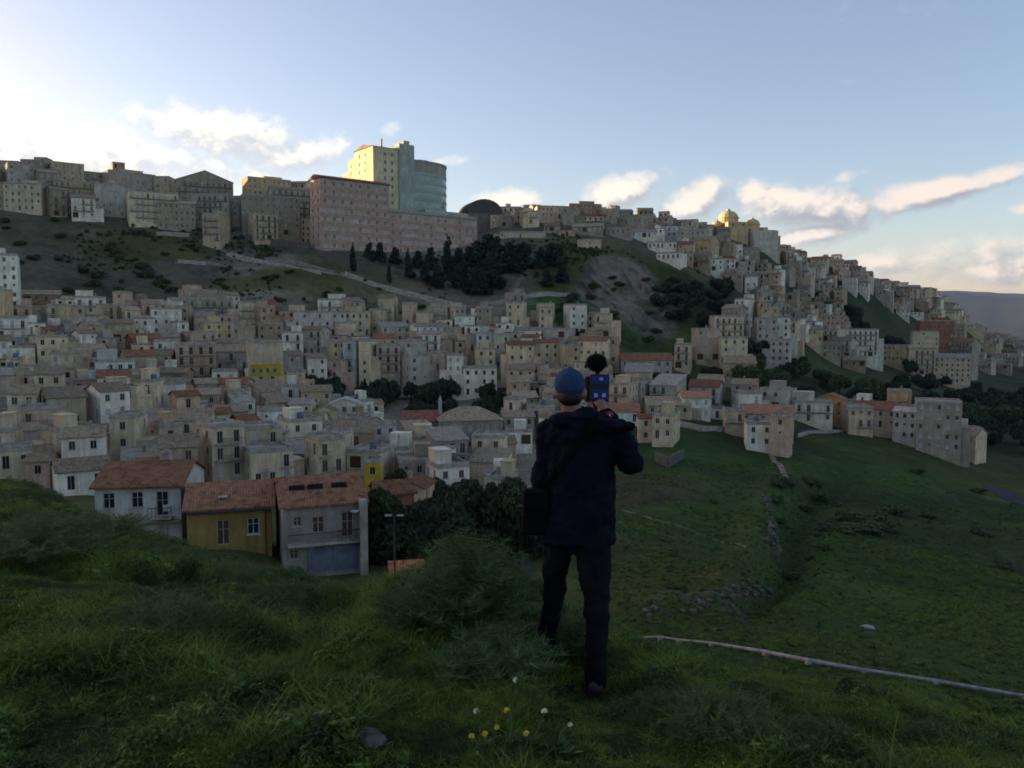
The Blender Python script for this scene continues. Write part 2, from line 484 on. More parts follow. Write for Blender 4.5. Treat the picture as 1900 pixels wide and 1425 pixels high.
foliage('dry_stalk', [(0.12, 0.10, 0.05), (0.19, 0.16, 0.09), (0.14, 0.11, 0.06)], 3.0, 0.2)
foliage('fennel', [(0.060, 0.112, 0.040), (0.115, 0.185, 0.068), (0.085, 0.138, 0.054)], 2.5, 0.3)
foliage('petal_yellow', [(0.55, 0.45, 0.04), (0.65, 0.55, 0.10), (0.60, 0.52, 0.10)], 9.0, 0.3)
foliage('petal_pale', [(0.60, 0.60, 0.42), (0.70, 0.70, 0.55), (0.65, 0.66, 0.5)], 9.0, 0.3)

def m_ground(N, b):
    at = N.n('ShaderNodeVertexColor', layer_name='soil')
    geo = N.n('ShaderNodeNewGeometry')
    pos = geo.outputs['Position']
    n1 = N.noise(pos, 0.035, 6, 0.62)
    n2 = N.noise(pos, 0.30, 5, 0.65)
    n3 = N.noise(pos, 2.2, 4, 0.6)
    f = N.m('ADD', N.m('MULTIPLY', n1, 0.45), N.m('ADD', N.m('MULTIPLY', n2, 0.40), N.m('MULTIPLY', n3, 0.25)))
    c = N.mix(N.ramp(f, 0.38, 0.72), N.mix(1.0, at.outputs['Color'], (0.50, 0.56, 0.55), 'MULTIPLY'), N.mix(1.0, at.outputs['Color'], (1.55, 1.40, 1.25), 'MULTIPLY'))
    base(b, N, c, 0.95, 0.05)
    bump(N, b, N.m('ADD', n2, N.m('MULTIPLY', n3, 0.4)), 0.8, 0.5)
mat('ground', m_ground)

# ---------------------------------------------------------------- helpers for objects
def tag(o, label=None, cat=None, group=None, kind=None):
    if label: o['label'] = label
    if cat: o['category'] = cat
    if group: o['group'] = group
    if kind: o['kind'] = kind
    return o

def empty(name, loc, rz=0.0):
    o = bpy.data.objects.new(name, None)
    o.empty_display_size = 0.5
    o.location = loc
    o.rotation_euler = (0, 0, rz)
    COL.objects.link(o)
    return o

def link(name, me, parent=None, loc=(0, 0, 0), rz=0.0, color=None):
    o = bpy.data.objects.new(name, me)
    COL.objects.link(o)
    o.location = loc
    o.rotation_euler = (0, 0, rz)
    if parent is not None:
        o.parent = parent
    if color:
        o.color = (*color, 1)
    return o

class MB:
    """collects faces of one part, then becomes one mesh"""
    def __init__(self):
        self.v = []; self.f = []; self.mi = []
    def face(self, pts, mi=0):
        k = len(self.v)
        self.v += [tuple(p) for p in pts]
        self.f.append(tuple(range(k, k + len(pts))))
        self.mi.append(mi)
    def box(self, x0, x1, y0, y1, z0, z1, mi=0, M=None):
        c = [Vector((x, y, z)) for z in (z0, z1) for (x, y) in ((x0, y0), (x1, y0), (x1, y1), (x0, y1))]
        if M is not None:
            c = [M @ p for p in c]
        k = len(self.v)
        self.v += [tuple(p) for p in c]
        for q in ((3, 2, 1, 0), (4, 5, 6, 7), (0, 1, 5, 4), (1, 2, 6, 5), (2, 3, 7, 6), (3, 0, 4, 7)):
            self.f.append(tuple(k + i for i in q)); self.mi.append(mi)
    def tube(self, pts, rad, n=6, mi=0, cap=True):
        pts = [Vector(p) for p in pts]
        if not isinstance(rad, (list, tuple)):
            rad = [rad] * len(pts)
        k = len(self.v)
        for i, p in enumerate(pts):
            d = (pts[min(i + 1, len(pts) - 1)] - pts[max(i - 1, 0)]).normalized()
            a = Vector((0, 0, 1)) if abs(d.z) < 0.9 else Vector((1, 0, 0))
            u = d.cross(a).normalized(); w = d.cross(u)
            for j in range(n):
                t = 2 * math.pi * j / n
                self.v.append(tuple(p + (u * math.cos(t) + w * math.sin(t)) * rad[i]))
        for i in range(len(pts) - 1):
            for j in range(n):
                self.f.append((k + i * n + j, k + i * n + (j + 1) % n, k + (i + 1) * n + (j + 1) % n, k + (i + 1) * n + j)); self.mi.append(mi)
        if cap:
            self.f.append(tuple(k + j for j in range(n))[::-1]); self.mi.append(mi)
            self.f.append(tuple(k + (len(pts) - 1) * n + j for j in range(n))); self.mi.append(mi)
    def lathe(self, prof, n=16, c=(0, 0, 0), mi=0, a0=0.0, a1=2 * math.pi):
        k = len(self.v)
        full = abs(a1 - a0 - 2 * math.pi) < 1e-6
        m = n if full else n + 1
        for (r, z) in prof:
            for j in range(m):
                t = a0 + (a1 - a0) * j / n
                self.v.append((c[0] + r * math.cos(t), c[1] + r * math.sin(t), c[2] + z))
        for i in range(len(prof) - 1):
            for j in range(n if full else n):
                j2 = (j + 1) % m if full else j + 1
                self.f.append((k + i * m + j, k + i * m + j2, k + (i + 1) * m + j2, k + (i + 1) * m + j)); self.mi.append(mi)
    def mesh(self, name, mats, smooth=False):
        me = bpy.data.meshes.new(name)
        me.from_pydata(self.v, [], self.f)
        for m in mats:
            me.materials.append(MATS[m])
        if len(mats) > 1:
            me.polygons.foreach_set('material_index', self.mi)
        if smooth:
            me.polygons.foreach_set('use_smooth', [True] * len(me.polygons))
        me.update()
        return me
    def build(self, name, mats, parent=None, loc=(0, 0, 0), rz=0.0, color=None, smooth=False):
        return link(name, self.mesh(name, mats, smooth), parent, loc, rz, color)

# ---------------------------------------------------------------- terrain mesh with soil colours
def make_terrain():
    na, nr = len(AZ), len(RINGS)
    A, Rr = np.meshgrid(np.radians(AZ), RINGS, indexing='ij')
    x = (np.sin(A) * Rr).ravel(); y = (np.cos(A) * Rr).ravel()
    z = ztab(x, y)
    co = np.stack([x, y, z], 1)
    idx = np.arange(na * nr).reshape(na, nr)
    q = np.stack([idx[:-1, :-1], idx[1:, :-1], idx[1:, 1:], idx[:-1, 1:]], -1).reshape(-1, 4)
    q = q[:, ::-1]
    me = bpy.data.meshes.new('ground')
    me.vertices.add(len(co)); me.vertices.foreach_set('co', co.ravel())
    me.loops.add(q.size); me.loops.foreach_set('vertex_index', q.ravel())
    me.polygons.add(len(q))
    me.polygons.foreach_set('loop_start', np.arange(0, q.size, 4))
    me.polygons.foreach_set('loop_total', np.full(len(q), 4))
    me.polygons.foreach_set('use_smooth', np.ones(len(q), bool))
    me.update(calc_edges=True)
    # soil colours: differences of ground cover; the gully also carries painted shading
    a = np.degrees(np.arctan2(x, y)); rt_ = np.hypot(x, y); r = unfar(rt_)
    col = np.tile(np.array([0.060, 0.075, 0.026]), (len(x), 1))       # rough green
    def lay(c, w):
        w = np.clip(w, 0, 1)[:, None]
        col[:] = col * (1 - w) + np.array(c) * w
    nz = fbm(x / 40.0, y / 40.0, 5, 41); nf = fbm(x / 9.0, y / 9.0, 4, 57)
    sm = lambda v, lo, hi: np.clip((v - lo) / (hi - lo), 0, 1)
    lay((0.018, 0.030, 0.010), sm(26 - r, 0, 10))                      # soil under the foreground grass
    lay((0.036, 0.068, 0.020), sm(r, 26, 36) * sm(190 - r, 0, 30) * sm(a, 4, 8))     # green valley pasture
    lay((0.030, 0.045, 0.020), sm(nz, 0.05, 0.3) * sm(r, 30, 40) * sm(230 - r, 0, 30) * sm(a, 4, 8) * 0.8)
    town = sm(r, 92, 108) * sm(262 - r, 0, 25) * sm(7 - a, 0, 4)
    lay((0.26, 0.235, 0.195), town * 0.85)                              # dirt and paving between the houses
    slope = sm(r, 236, 246) * sm(330 - r, 0, 10) * sm(2.5 - a, 0, 3)
    lay((0.19, 0.175, 0.14), slope * 0.9)                             # grey rubble slope under the upper town
    lay((0.080, 0.085, 0.045), slope * sm(nz + 0.5 * nf, 0.0, 0.24) * 0.85)  # scrub on it
    lay((0.070, 0.070, 0.045), slope * sm(-17 - a, 0, 4) * 0.7)
    top = sm(r, 300, 320) * sm(700 - r, 0, 60) * sm(24 - a, 0, 6)
    lay((0.14, 0.13, 0.11), top * 0.7)
    rk = rock_weight(x, y)
    lay((0.165, 0.150, 0.122), sm(rk + 0.3 * nf, 0.1, 0.5))                  # bare rock bluff
    crack = np.abs(fbm((x + y * 0.6) / 5.0, y / 26.0, 4, 33))
    lay((0.060, 0.058, 0.046), sm(rk, 0.1, 0.4) * sm(0.13 - crack, 0, 0.10))
    lay((0.05, 0.070, 0.03), sm(rk, 0.05, 0.3) * sm(nf, 0.10, 0.3) * 0.8)
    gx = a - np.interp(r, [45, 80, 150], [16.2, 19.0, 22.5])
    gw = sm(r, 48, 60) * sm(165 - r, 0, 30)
    lay((0.022, 0.036, 0.016), gw * np.exp(-((gx - 0.4) / 1.1) ** 2) * 0.55)  # scrub tone, darkened to deepen the faint shading of the gully
    lay((0.060, 0.085, 0.030), gw * np.exp(-((gx + 2.4) / 1.4) ** 2) * 0.6)
    def patch(px, py, wx, wy, c, amt, rng_=None):
        g = ground_hit(px, py) if rng_ is None else P(px, py, rng_)
        ga, gr = math.degrees(math.atan2(g.x, g.y)), math.hypot(g.x, g.y)
        dpx = np.degrees(1 / F) * wx
        gr2 = math.hypot(*ground_hit(px, py - wy)[:2]); gr1 = math.hypot(*ground_hit(px, py + wy)[:2])
        wr = max(3.0, abs(gr2 - gr1) / 2)
        e = 1.3 - ((a - ga) / dpx) ** 2 - ((rt_ - gr) / wr) ** 2 + 1.2 * nf
        lay(c, sm(e, 0.1, 0.7) * amt)
    patch(1250, 1040, 190, 60, (0.070, 0.068, 0.028), 0.8)
    patch(1300, 1170, 220, 40, (0.052, 0.048, 0.026), 0.7)
    patch(1550, 1210, 120, 50, (0.045, 0.050, 0.022), 0.6)
    patch(1210, 910, 90, 40, (0.060, 0.055, 0.034), 0.8)
    patch(1330, 1110, 110, 18, (0.10, 0.095, 0.085), 0.7)
    patch(290, 455, 90, 30, (0.075, 0.075, 0.030), 0.85)
    patch(520, 525, 110, 22, (0.075, 0.078, 0.030), 0.85)
    patch(1060, 580, 90, 32, (0.035, 0.075, 0.020), 0.95)
    patch(1160, 620, 80, 30, (0.035, 0.062, 0.022), 0.9)
    patch(1300, 560, 80, 40, (0.028, 0.045, 0.020), 0.9)
    patch(1650, 960, 130, 70, (0.026, 0.040, 0.018), 0.7)
    patch(860, 555, 120, 30, (0.13, 0.12, 0.09), 0.7)
    lay((0.045, 0.060, 0.030), sm(r, 180, 230) * sm(a, 12, 15) * sm(1500 - r, 0, 300) * 0.9)
    lay((0.050, 0.055, 0.040), sm(r, 900, 1400))
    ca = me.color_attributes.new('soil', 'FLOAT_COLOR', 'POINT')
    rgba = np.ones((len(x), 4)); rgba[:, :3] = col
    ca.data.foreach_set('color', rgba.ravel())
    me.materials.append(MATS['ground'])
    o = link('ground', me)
    tag(o, kind='structure')
    return o
make_terrain()

def drape(name, pts, width, material, lift=0.06, step=2.0, kind='structure', label=None, cat=None):
    """a ribbon laid on the ground along world points"""
    P2 = [Vector((p[0], p[1])) for p in pts]
    path = []
    for a, b in zip(P2[:-1], P2[1:]):
        n = max(1, int((b - a).length / step))
        for i in range(n):
            path.append(a.lerp(b, i / n))
    path.append(P2[-1])
    for _ in range(6):
        path = [path[0]] + [(path[i - 1] + path[i] * 2 + path[i + 1]) / 4 for i in range(1, len(path) - 1)] + [path[-1]]
    m = MB()
    rows = []
    NS = 5
    for i, p in enumerate(path):
        d = (path[min(i + 1, len(path) - 1)] - path[max(i - 1, 0)]).normalized()
        nrm = Vector((-d.y, d.x))
        row = []
        for s in range(NS):
            q = p + nrm * width * (s / (NS - 1) - 0.5)
            row.append((q.x, q.y, zt(q.x, q.y) + lift))
        rows.append(row)
    for a, b in zip(rows[:-1], rows[1:]):
        for s in range(NS - 1):
            m.face([a[s], b[s], b[s + 1], a[s + 1]])
    o = m.build(name, [material])
    if label: tag(o, label, cat)
    else: tag(o, kind=kind)
    return o

# ---------------------------------------------------------------- tracks and roads
GH = ground_hit
def track(name, pix, width, material, lift=0.08):
    return drape(name, [GH(*p) for p in pix], width, material, lift)
track('dirt_track', [(372, 446), (420, 468), (500, 486), (600, 508), (650, 516), (720, 540), (800, 560), (868, 572), (930, 560), (1000, 546), (1060, 548)], 2.6, 'track_dirt')
track('dirt_track', [(940, 556), (960, 528), (985, 500)], 2.2, 'track_dirt')
track('dirt_track', [(325, 490), (400, 492), (480, 500)], 2.2, 'track_dirt')
track('dirt_track', [(1395, 812), (1425, 835), (1450, 868), (1460, 895)], 1.4, 'track_dirt')
track('dirt_track', [(1150, 946), (1230, 970), (1330, 1000), (1400, 1030)], 0.45, 'track_dirt', 0.04)
track('hill_road', [(1480, 806), (1560, 797), (1680, 795), (1790, 790), (1880, 770)], 4.5, 'asphalt', 0.1)
track('hill_road', [(1840, 905), (1880, 925), (1990, 960)], 5.0, 'asphalt', 0.1)

def pt_at(px, R):
    a = math.atan2(px - 950, F)
    R = far(R)
    x, y = math.sin(a) * R, math.cos(a) * R
    return Vector((x, y, zt(x, y)))
def street(pts, width=5.0):
    return drape('street', [pt_at(*p) for p in pts], width, 'asphalt', 0.10)
street([(950, 66), (940, 75), (920, 90), (880, 104), (850, 118), (846, 135)], 4.2)
street([(60, 150), (250, 152), (450, 150), (700, 160), (900, 172), (1130, 178)], 4)
street([(60, 196), (300, 200), (520, 192), (700, 192), (1100, 196)], 4)

# ---------------------------------------------------------------- houses
COLR = {
    'cream': (0.54, 0.49, 0.40), 'white': (0.66, 0.66, 0.64), 'beige': (0.47, 0.425, 0.35), 'tan': (0.38, 0.325, 0.26),
    'grey': (0.37, 0.37, 0.36), 'stone': (0.32, 0.30, 0.265), 'pink': (0.47, 0.375, 0.33), 'ochre': (0.47, 0.40, 0.28),
    'yellow': (0.50, 0.37, 0.055), 'lilac': (0.45, 0.44, 0.475), 'pale green': (0.44, 0.465, 0.41), 'pale blue': (0.44, 0.50, 0.56),
    'brown': (0.29, 0.235, 0.19), 'brick red': (0.27, 0.135, 0.105), 'mint': (0.48, 0.525, 0.48), 'orange': (0.46, 0.27, 0.14),
}
RC = {'r': ('red tiled', (0.235, 0.118, 0.066)), 'o': ('orange tiled', (0.36, 0.19, 0.12)), 'b': ('brown tiled', (0.275, 0.225, 0.155)),
      'g': ('grey', (0.30, 0.282, 0.232)), 't': ('tan tiled', (0.33, 0.275, 0.19)), 'c': ('pale', (0.40, 0.39, 0.36))}

def window_mesh(w, h, kind):
    m = MB()
    # origin at the lower left corner of the opening, on the outer wall plane; +y goes into the wall
    fr = 0.07
    d = 0.13
    fm = {'w': 'frame_white', 's': 'frame_stone'}[kind[1]]
    pane = {'d': 'glass', 'b': 'shutter_brown', 'g': 'shutter_green', 'y': 'shutter_grey', 'c': 'curtain'}[kind[0]]
    m.box(0, w, d, d + 0.04, 0, fr, 1); m.box(0, w, d, d + 0.04, h - fr, h, 1)
    m.box(0, fr, d, d + 0.04, fr, h - fr, 1); m.box(w - fr, w, d, d + 0.04, fr, h - fr, 1)
    m.box(w / 2 - 0.03, w / 2 + 0.03, d - 0.005, d + 0.035, fr, h - fr, 1)
    m.face([(fr, d + 0.03, fr), (w - fr, d + 0.03, fr), (w - fr, d + 0.03, h - fr), (fr, d + 0.03, h - fr)], 0)
    if h < 2:
        m.box(-0.08, w + 0.08, -0.07, d, -0.09, 0, 1)
    return m.mesh('window', [pane, fm])
WIN = {}
for kd in ('dw', 'ds', 'bs', 'gs', 'yw', 'cw'):
    WIN[kd, 0] = window_mesh(1.0, 1.45, kd)
    WIN[kd, 1] = window_mesh(1.05, 2.25, kd)
    WIN[kd, 2] = window_mesh(0.7, 0.8, kd)
def pane_of(frame_mesh, w, h):
    "the same window split into frame and pane, for the houses close enough to show both"
    fr = MB(); d = 0.13; t = 0.07
    fr.box(0, w, d, d + 0.04, 0, t); fr.box(0, w, d, d + 0.04, h - t, h); fr.box(0, t, d, d + 0.04, t, h - t); fr.box(w - t, w, d, d + 0.04, t, h - t)
    fr.box(w / 2 - 0.03, w / 2 + 0.03, d - 0.005, d + 0.035, t, h - t); fr.box(t, w - t, d, d + 0.03, h * 0.62, h * 0.62 + 0.04)
    if h < 2: fr.box(-0.10, w + 0.10, -0.09, d, -0.09, 0)
    pn = MB(); pn.face([(t, d + 0.03, t), (w - t, d + 0.03, t), (w - t, d + 0.03, h - t), (t, d + 0.03, h - t)])
    return fr.mesh('window', [frame_mesh.materials[1].name]), pn.mesh('pane', [frame_mesh.materials[0].name])
WSZ = [(1.0, 1.45), (1.05, 2.25), (0.7, 0.8)]

def garage_mesh():
    m = MB()
    m.box(0, 2.4, 0.14, 0.18, 0, 2.4, 0)
    for k in range(6):
        m.box(0.05, 2.35, 0.11, 0.14, 0.1 + k * 0.38, 0.42 + k * 0.38, 0)
    return m.mesh('door', ['shutter_brown'])
GAR = garage_mesh()

def wall_with_openings(m, O, U, V, Wd, Hh, ops, inward, depth=0.18):
    """one wall plane O + u*U + v*V with real recessed openings (u0,u1,v0,v1)"""
    us = sorted({0.0, Wd} | {o[0] for o in ops} | {o[1] for o in ops})
    vs = sorted({0.0, Hh} | {o[2] for o in ops} | {o[3] for o in ops})
    pt = lambda u, v, k=0.0: O + U * u + V * v + inward * k
    for i in range(len(us) - 1):
        # merge vertical runs so that the mesh stays light
        run = None
        for j in range(len(vs) - 1):
            uc, vc = (us[i] + us[i + 1]) / 2, (vs[j] + vs[j + 1]) / 2
            hole = any(o[0] < uc < o[1] and o[2] < vc < o[3] for o in ops)
            if hole:
                if run is not None:
                    m.face([pt(us[i], run), pt(us[i + 1], run), pt(us[i + 1], vs[j]), pt(us[i], vs[j])]); run = None
            elif run is None:
                run = vs[j]
        if run is not None:
            m.face([pt(us[i], run), pt(us[i + 1], run), pt(us[i + 1], Hh), pt(us[i], Hh)])
    for (u0, u1, v0, v1) in ops:
        a, b, c, d = pt(u0, v0), pt(u1, v0), pt(u1, v1), pt(u0, v1)
        a2, b2, c2, d2 = (pt(u0, v0, depth), pt(u1, v0, depth), pt(u1, v1, depth), pt(u0, v1, depth))
        m.face([a, a2, b2, b]); m.face([b, b2, c2, c]); m.face([c, c2, d2, d]); m.face([d, d2, a2, a])
        m.face([a2, d2, c2, b2])

def roof_mesh(kind, w, d, h, rise, ov=0.35, th=0.16, mat_='roof_tile'):
    m = MB()
    x0, x1, y0, y1 = -w / 2 - ov, w / 2 + ov, -d / 2 - ov, d / 2 + ov
    if kind == 'f':
        m.box(-w / 2 - 0.14, w / 2 + 0.14, -d / 2 - 0.14, d / 2 + 0.14, h, h + 0.22)
        for (a, b, c, e) in ((-w / 2, w / 2, -d / 2, -d / 2 + 0.2), (-w / 2, w / 2, d / 2 - 0.2, d / 2), (-w / 2, -w / 2 + 0.2, -d / 2 + 0.2, d / 2 - 0.2), (w / 2 - 0.2, w / 2, -d / 2 + 0.2, d / 2 - 0.2)):
            m.box(a, b, c, e, h + 0.22, h + 0.75)
        return m.mesh('roof', ['concrete'])
    if kind == 'g':
        sl = rise / (d / 2)
        zr = h + rise; ze = h - ov * sl
        for sgn in (-1, 1):
            ye = sgn * (d / 2 + ov)
            top = [(x0, ye, ze), (x1, ye, ze), (x1, 0, zr), (x0, 0, zr)]
            m.face([(p[0], p[1], p[2] + th) for p in top]); m.face(top[::-1])
            m.face([top[0], top[1], (x1, ye, ze + th), (x0, ye, ze + th)])
            for xx in (x0, x1):
                m.face([(xx, ye, ze), (xx, 0, zr), (xx, 0, zr + th), (xx, ye, ze + th)])
    elif kind == 'p':
        sl = rise / (w / 2)
        zr = h + rise; ze = h - ov * sl
        for sgn in (-1, 1):
            xe = sgn * (w / 2 + ov)
            top = [(xe, y0, ze), (xe, y1, ze), (0, y1, zr), (0, y0, zr)]
            m.face([(p[0], p[1], p[2] + th) for p in top]); m.face(top[::-1])
            m.face([top[0], top[1], (xe, y1, ze + th), (xe, y0, ze + th)])
            for yy in (y0, y1):
                m.face([(xe, yy, ze), (0, yy, zr), (0, yy, zr + th), (xe, yy, ze + th)])
    elif kind == 's':
        zf = h; zb = h + rise
        top = [(x0, y0, zf - 0.08), (x1, y0, zf - 0.08), (x1, y1, zb + 0.08), (x0, y1, zb + 0.08)]
        m.face([(p[0], p[1], p[2] + th) for p in top]); m.face(top[::-1])
        for k in range(4):
            a, b = top[k], top[(k + 1) % 4]
            m.face([a, b, (b[0], b[1], b[2] + th), (a[0], a[1], a[2] + th)])
    elif kind == 'h':
        hw = max(0.05, w / 2 - d / 2)
        zr = h + rise; ze = h - 0.1
        A, B, C, D = (x0, y0, ze), (x1, y0, ze), (x1, y1, ze), (x0, y1, ze)
        r0, r1 = (-hw, 0, zr), (hw, 0, zr)
        up = lambda p: (p[0], p[1], p[2] + th)
        for fc in ([A, B, r1, r0], [C, D, r0, r1], [B, C, r1], [D, A, r0]):
            m.face([up(p) for p in fc])
        m.face([D, C, B, A])
        for a, b in ((A, B), (B, C), (C, D), (D, A)):
            m.face([a, b, up(b), up(a)])
    return m.mesh('roof', [mat_])

def antenna_mesh():
    m = MB()
    m.tube([(0, 0, 0), (0, 0, 2.4)], 0.03, 4)
    for k in range(4):
        m.tube([(-0.5 + 0.06 * k, 0, 1.7 + 0.2 * k), (0.5 - 0.06 * k, 0, 1.7 + 0.2 * k)], 0.02, 3)
    return m.mesh('antenna', ['rail_iron'])
ANT = antenna_mesh()
def tank_mesh():
    m = MB()
    m.lathe([(0, 0.25), (0.62, 0.25), (0.66, 0.3), (0.66, 1.35), (0.55, 1.5), (0.2, 1.6), (0, 1.6)], 12)
    m.box(-0.6, -0.5, -0.5, 0.5, 0, 0.25); m.box(0.5, 0.6, -0.5, 0.5, 0, 0.25)
    return m.mesh('water_tank', ['tank_blue'], True)
TANK = tank_mesh()
def chimney_mesh():
    m = MB()
    m.box(-0.3, 0.3, -0.3, 0.3, 0, 1.3); m.box(-0.4, 0.4, -0.4, 0.4, 1.3, 1.42)
    m.box(-0.22, 0.22, -0.22, 0.22, 1.42, 1.65)
    return m.mesh('chimney', ['concrete'])
CHIM = chimney_mesh()

HIDX = [0]
HOUSES = []         # records for labels and overlap tests
def occupied(x, y, r):
    return any((h['x'] - x) ** 2 + (h['y'] - y) ** 2 < (h['r'] + r) ** 2 for h in HOUSES)

CROWD = dict(v=[], f=[], c=[])
def far_house(cx, cy, zb, rz, w, d, h, hf, roof, wc, rc, rr):
    cs, sn = math.cos(rz), math.sin(rz)
    j = rr.uniform(0.85, 1.12)
    wc = tuple(v * j for v in wc)
    def face(pts, c):
        k = len(CROWD['v'])
        CROWD['v'] += [(cx + p[0] * cs - p[1] * sn, cy + p[0] * sn + p[1] * cs, zb + p[2]) for p in pts]
        CROWD['f'].append(tuple(range(k, k + len(pts)))); CROWD['c'].append(c)
    def box(x0, x1, y0, y1, z0, z1, c):
        for q in (((x0, y0, z0), (x1, y0, z0), (x1, y0, z1), (x0, y0, z1)), ((x1, y0, z0), (x1, y1, z0), (x1, y1, z1), (x1, y0, z1)), ((x1, y1, z0), (x0, y1, z0), (x0, y1, z1), (x1, y1, z1)), ((x0, y1, z0), (x0, y0, z0), (x0, y0, z1), (x0, y1, z1)), ((x0, y0, z1), (x1, y0, z1), (x1, y1, z1), (x0, y1, z1))):
            face(q, c)
    a, b = w / 2, d / 2
    box(-a, a, -b, b, 0, h, wc)
    if roof == 'f':
        box(-a - 0.15, a + 0.15, -b - 0.15, b + 0.15, h + 0.003, h + 0.35, (0.3, 0.29, 0.27))
        if rr.random() < 0.5: box(-a * 0.5, a * 0.3, -b * 0.2, b * 0.8, h + 0.36, h + 2.7, wc)
    else:
        ri = d * 0.2
        face(((-a - 0.3, -b - 0.3, h), (a + 0.3, -b - 0.3, h), (a + 0.3, 0, h + ri), (-a - 0.3, 0, h + ri)), rc)
        face(((a + 0.3, b + 0.3, h), (-a - 0.3, b + 0.3, h), (-a - 0.3, 0, h + ri), (a + 0.3, 0, h + ri)), rc)
        for xx in (-a, a): face(((xx, -b, h), (xx, b, h), (xx, 0, h + ri)), wc)
    dark = (0.03, 0.032, 0.035)
    for r_ in range(max(1, int((h - hf + 0.5) / 3.05))):
        n = max(1, int(w / 2.9))
        for k in range(n):
            if rr.random() < 0.15: continue
            u = -a + w * (k + 0.5) / n; vt = h - 0.65 - r_ * 3.05
            box(u - 0.48, u + 0.48, -b - 0.03, -b + 0.02, vt - rr.choice((1.4, 1.4, 2.1)), vt, dark if rr.random() < 0.75 else (0.3, 0.29, 0.27))

BASEKIND = ['dw', 'ds', 'dw', 'bs', 'ds', 'gs', 'yw', 'cw']
SKIP_HOUSES = {0,
    30, 98, 109, 113, 172, 173, 174, 175, 178, 193, 194, 195, 197, 203, 217, 248, 252, 265, 271, 275, 278, 285, 287, 290, 297, 299, 311, 320, 325, 326, 328, 334, 341, 342, 344, 347,
    358, 361, 366, 367, 372, 385, 389, 390, 393, 396, 397, 398, 399, 400, 401, 403, 404, 405, 406, 408, 409, 410, 411, 412, 413, 414, 415, 416, 417, 418, 420, 421, 422, 424, 430, 432,
    434, 435, 436, 438, 439, 440, 441, 442, 444, 445, 446, 447, 449, 451, 453, 454, 455, 456, 457, 459, 461, 462, 464, 467, 469, 470, 471, 473, 476, 477, 479, 481, 482, 484, 485, 486,
    487, 489, 490, 491, 493, 494, 495, 496, 497, 498, 499, 501, 502, 503, 505, 506, 507, 508, 509, 510, 511, 513, 514, 517, 518, 519, 524, 526, 536, 540, 550, 558, 560, 564, 573, 575,
    577, 579, 582, 603, 607, 608, 623, 624, 626, 631, 633, 641, 655, 657, 658, 661, 667, 670, 677, 683, 687, 695, 699, 700, 711, 726, 727, 729, 730, 732, 733, 738, 739, 742, 743, 744,
    745, 747, 749, 750, 753, 754, 755, 756, 759, 760, 762, 763, 764, 766, 767, 768, 769, 771, 772, 774}
MERGE_HOUSES = {0,
    1, 6, 10, 11, 25, 26, 29, 31, 32, 33, 34, 37, 41, 48, 55, 64, 96, 99, 100, 104, 105, 110, 111, 114, 115, 145, 150, 151, 152, 166, 167, 168, 171, 176, 177, 179, 180, 191, 192, 198,
    209, 215, 218, 219, 220, 221, 222, 223, 224, 225, 227, 228, 230, 231, 232, 234, 235, 237, 238, 239, 241, 242, 243, 244, 245, 246, 247, 249, 250, 251, 254, 255, 256, 257, 259, 260,
    262, 263, 264, 266, 268, 269, 270, 273, 274, 276, 277, 279, 280, 282, 283, 284, 288, 289, 294, 295, 296, 298, 300, 301, 302, 303, 305, 306, 308, 309, 310, 312, 313, 314, 315, 316,
    317, 318, 319, 321, 322, 323, 324, 327, 329, 331, 332, 333, 335, 336, 337, 338, 339, 340, 345, 346, 348, 349, 350, 351, 352, 353, 354, 355, 356, 357, 359, 360, 362, 363, 364, 365,
    368, 369, 370, 371, 373, 374, 375, 376, 377, 379, 380, 381, 382, 383, 384, 386, 387, 388, 391, 392, 394, 395, 402, 407, 419, 425, 426, 427, 428, 429, 431, 433, 437, 443, 448, 450,
    458, 460, 465, 466, 472, 474, 475, 478, 480, 483, 488, 500, 504, 512, 530, 531, 535, 537, 538, 539, 543, 547, 557, 559, 567, 571, 578, 583, 584, 586, 588, 590, 591, 593, 598, 599,
    600, 601, 609, 610, 611, 612, 613, 615, 618, 619, 620, 622, 627, 628, 634, 636, 639, 642, 645, 646, 648, 649, 652, 653, 662, 664, 668, 669, 671, 672, 673, 674, 678, 680, 681, 684,
    685, 689, 690, 691, 692, 694, 696, 697, 704, 707, 708, 714, 715, 719, 720, 723, 728, 731, 734, 737, 740, 741, 746, 748, 751, 757, 758, 761, 765, 770}
SKIP_TREES = {0,
    30, 34, 35, 36, 37, 39, 40, 41, 43, 44, 45, 46, 47, 48, 49, 50, 51, 52, 54, 55, 57, 59, 62, 63, 64, 65, 66, 69, 75, 79, 81, 92, 93, 94, 95, 98, 104, 107, 109, 110, 112, 114, 115,
    116, 118, 119, 120, 121, 122, 126, 133, 140, 150, 152, 154, 156, 159, 161, 163, 165, 173, 174, 175, 177, 178, 180, 185, 191, 192, 193, 194, 195, 196, 198, 199, 200, 201, 205, 207,
    214, 220, 223, 224, 233, 242, 246, 280, 283, 284, 285, 288, 289, 292, 300, 305, 311, 320, 332, 334, 335, 336, 338, 341, 362, 365, 367, 368, 369, 370, 371, 372, 373, 374, 375, 376,
    377, 378, 379, 380, 381, 382, 383, 384, 385, 386, 387, 388, 389}
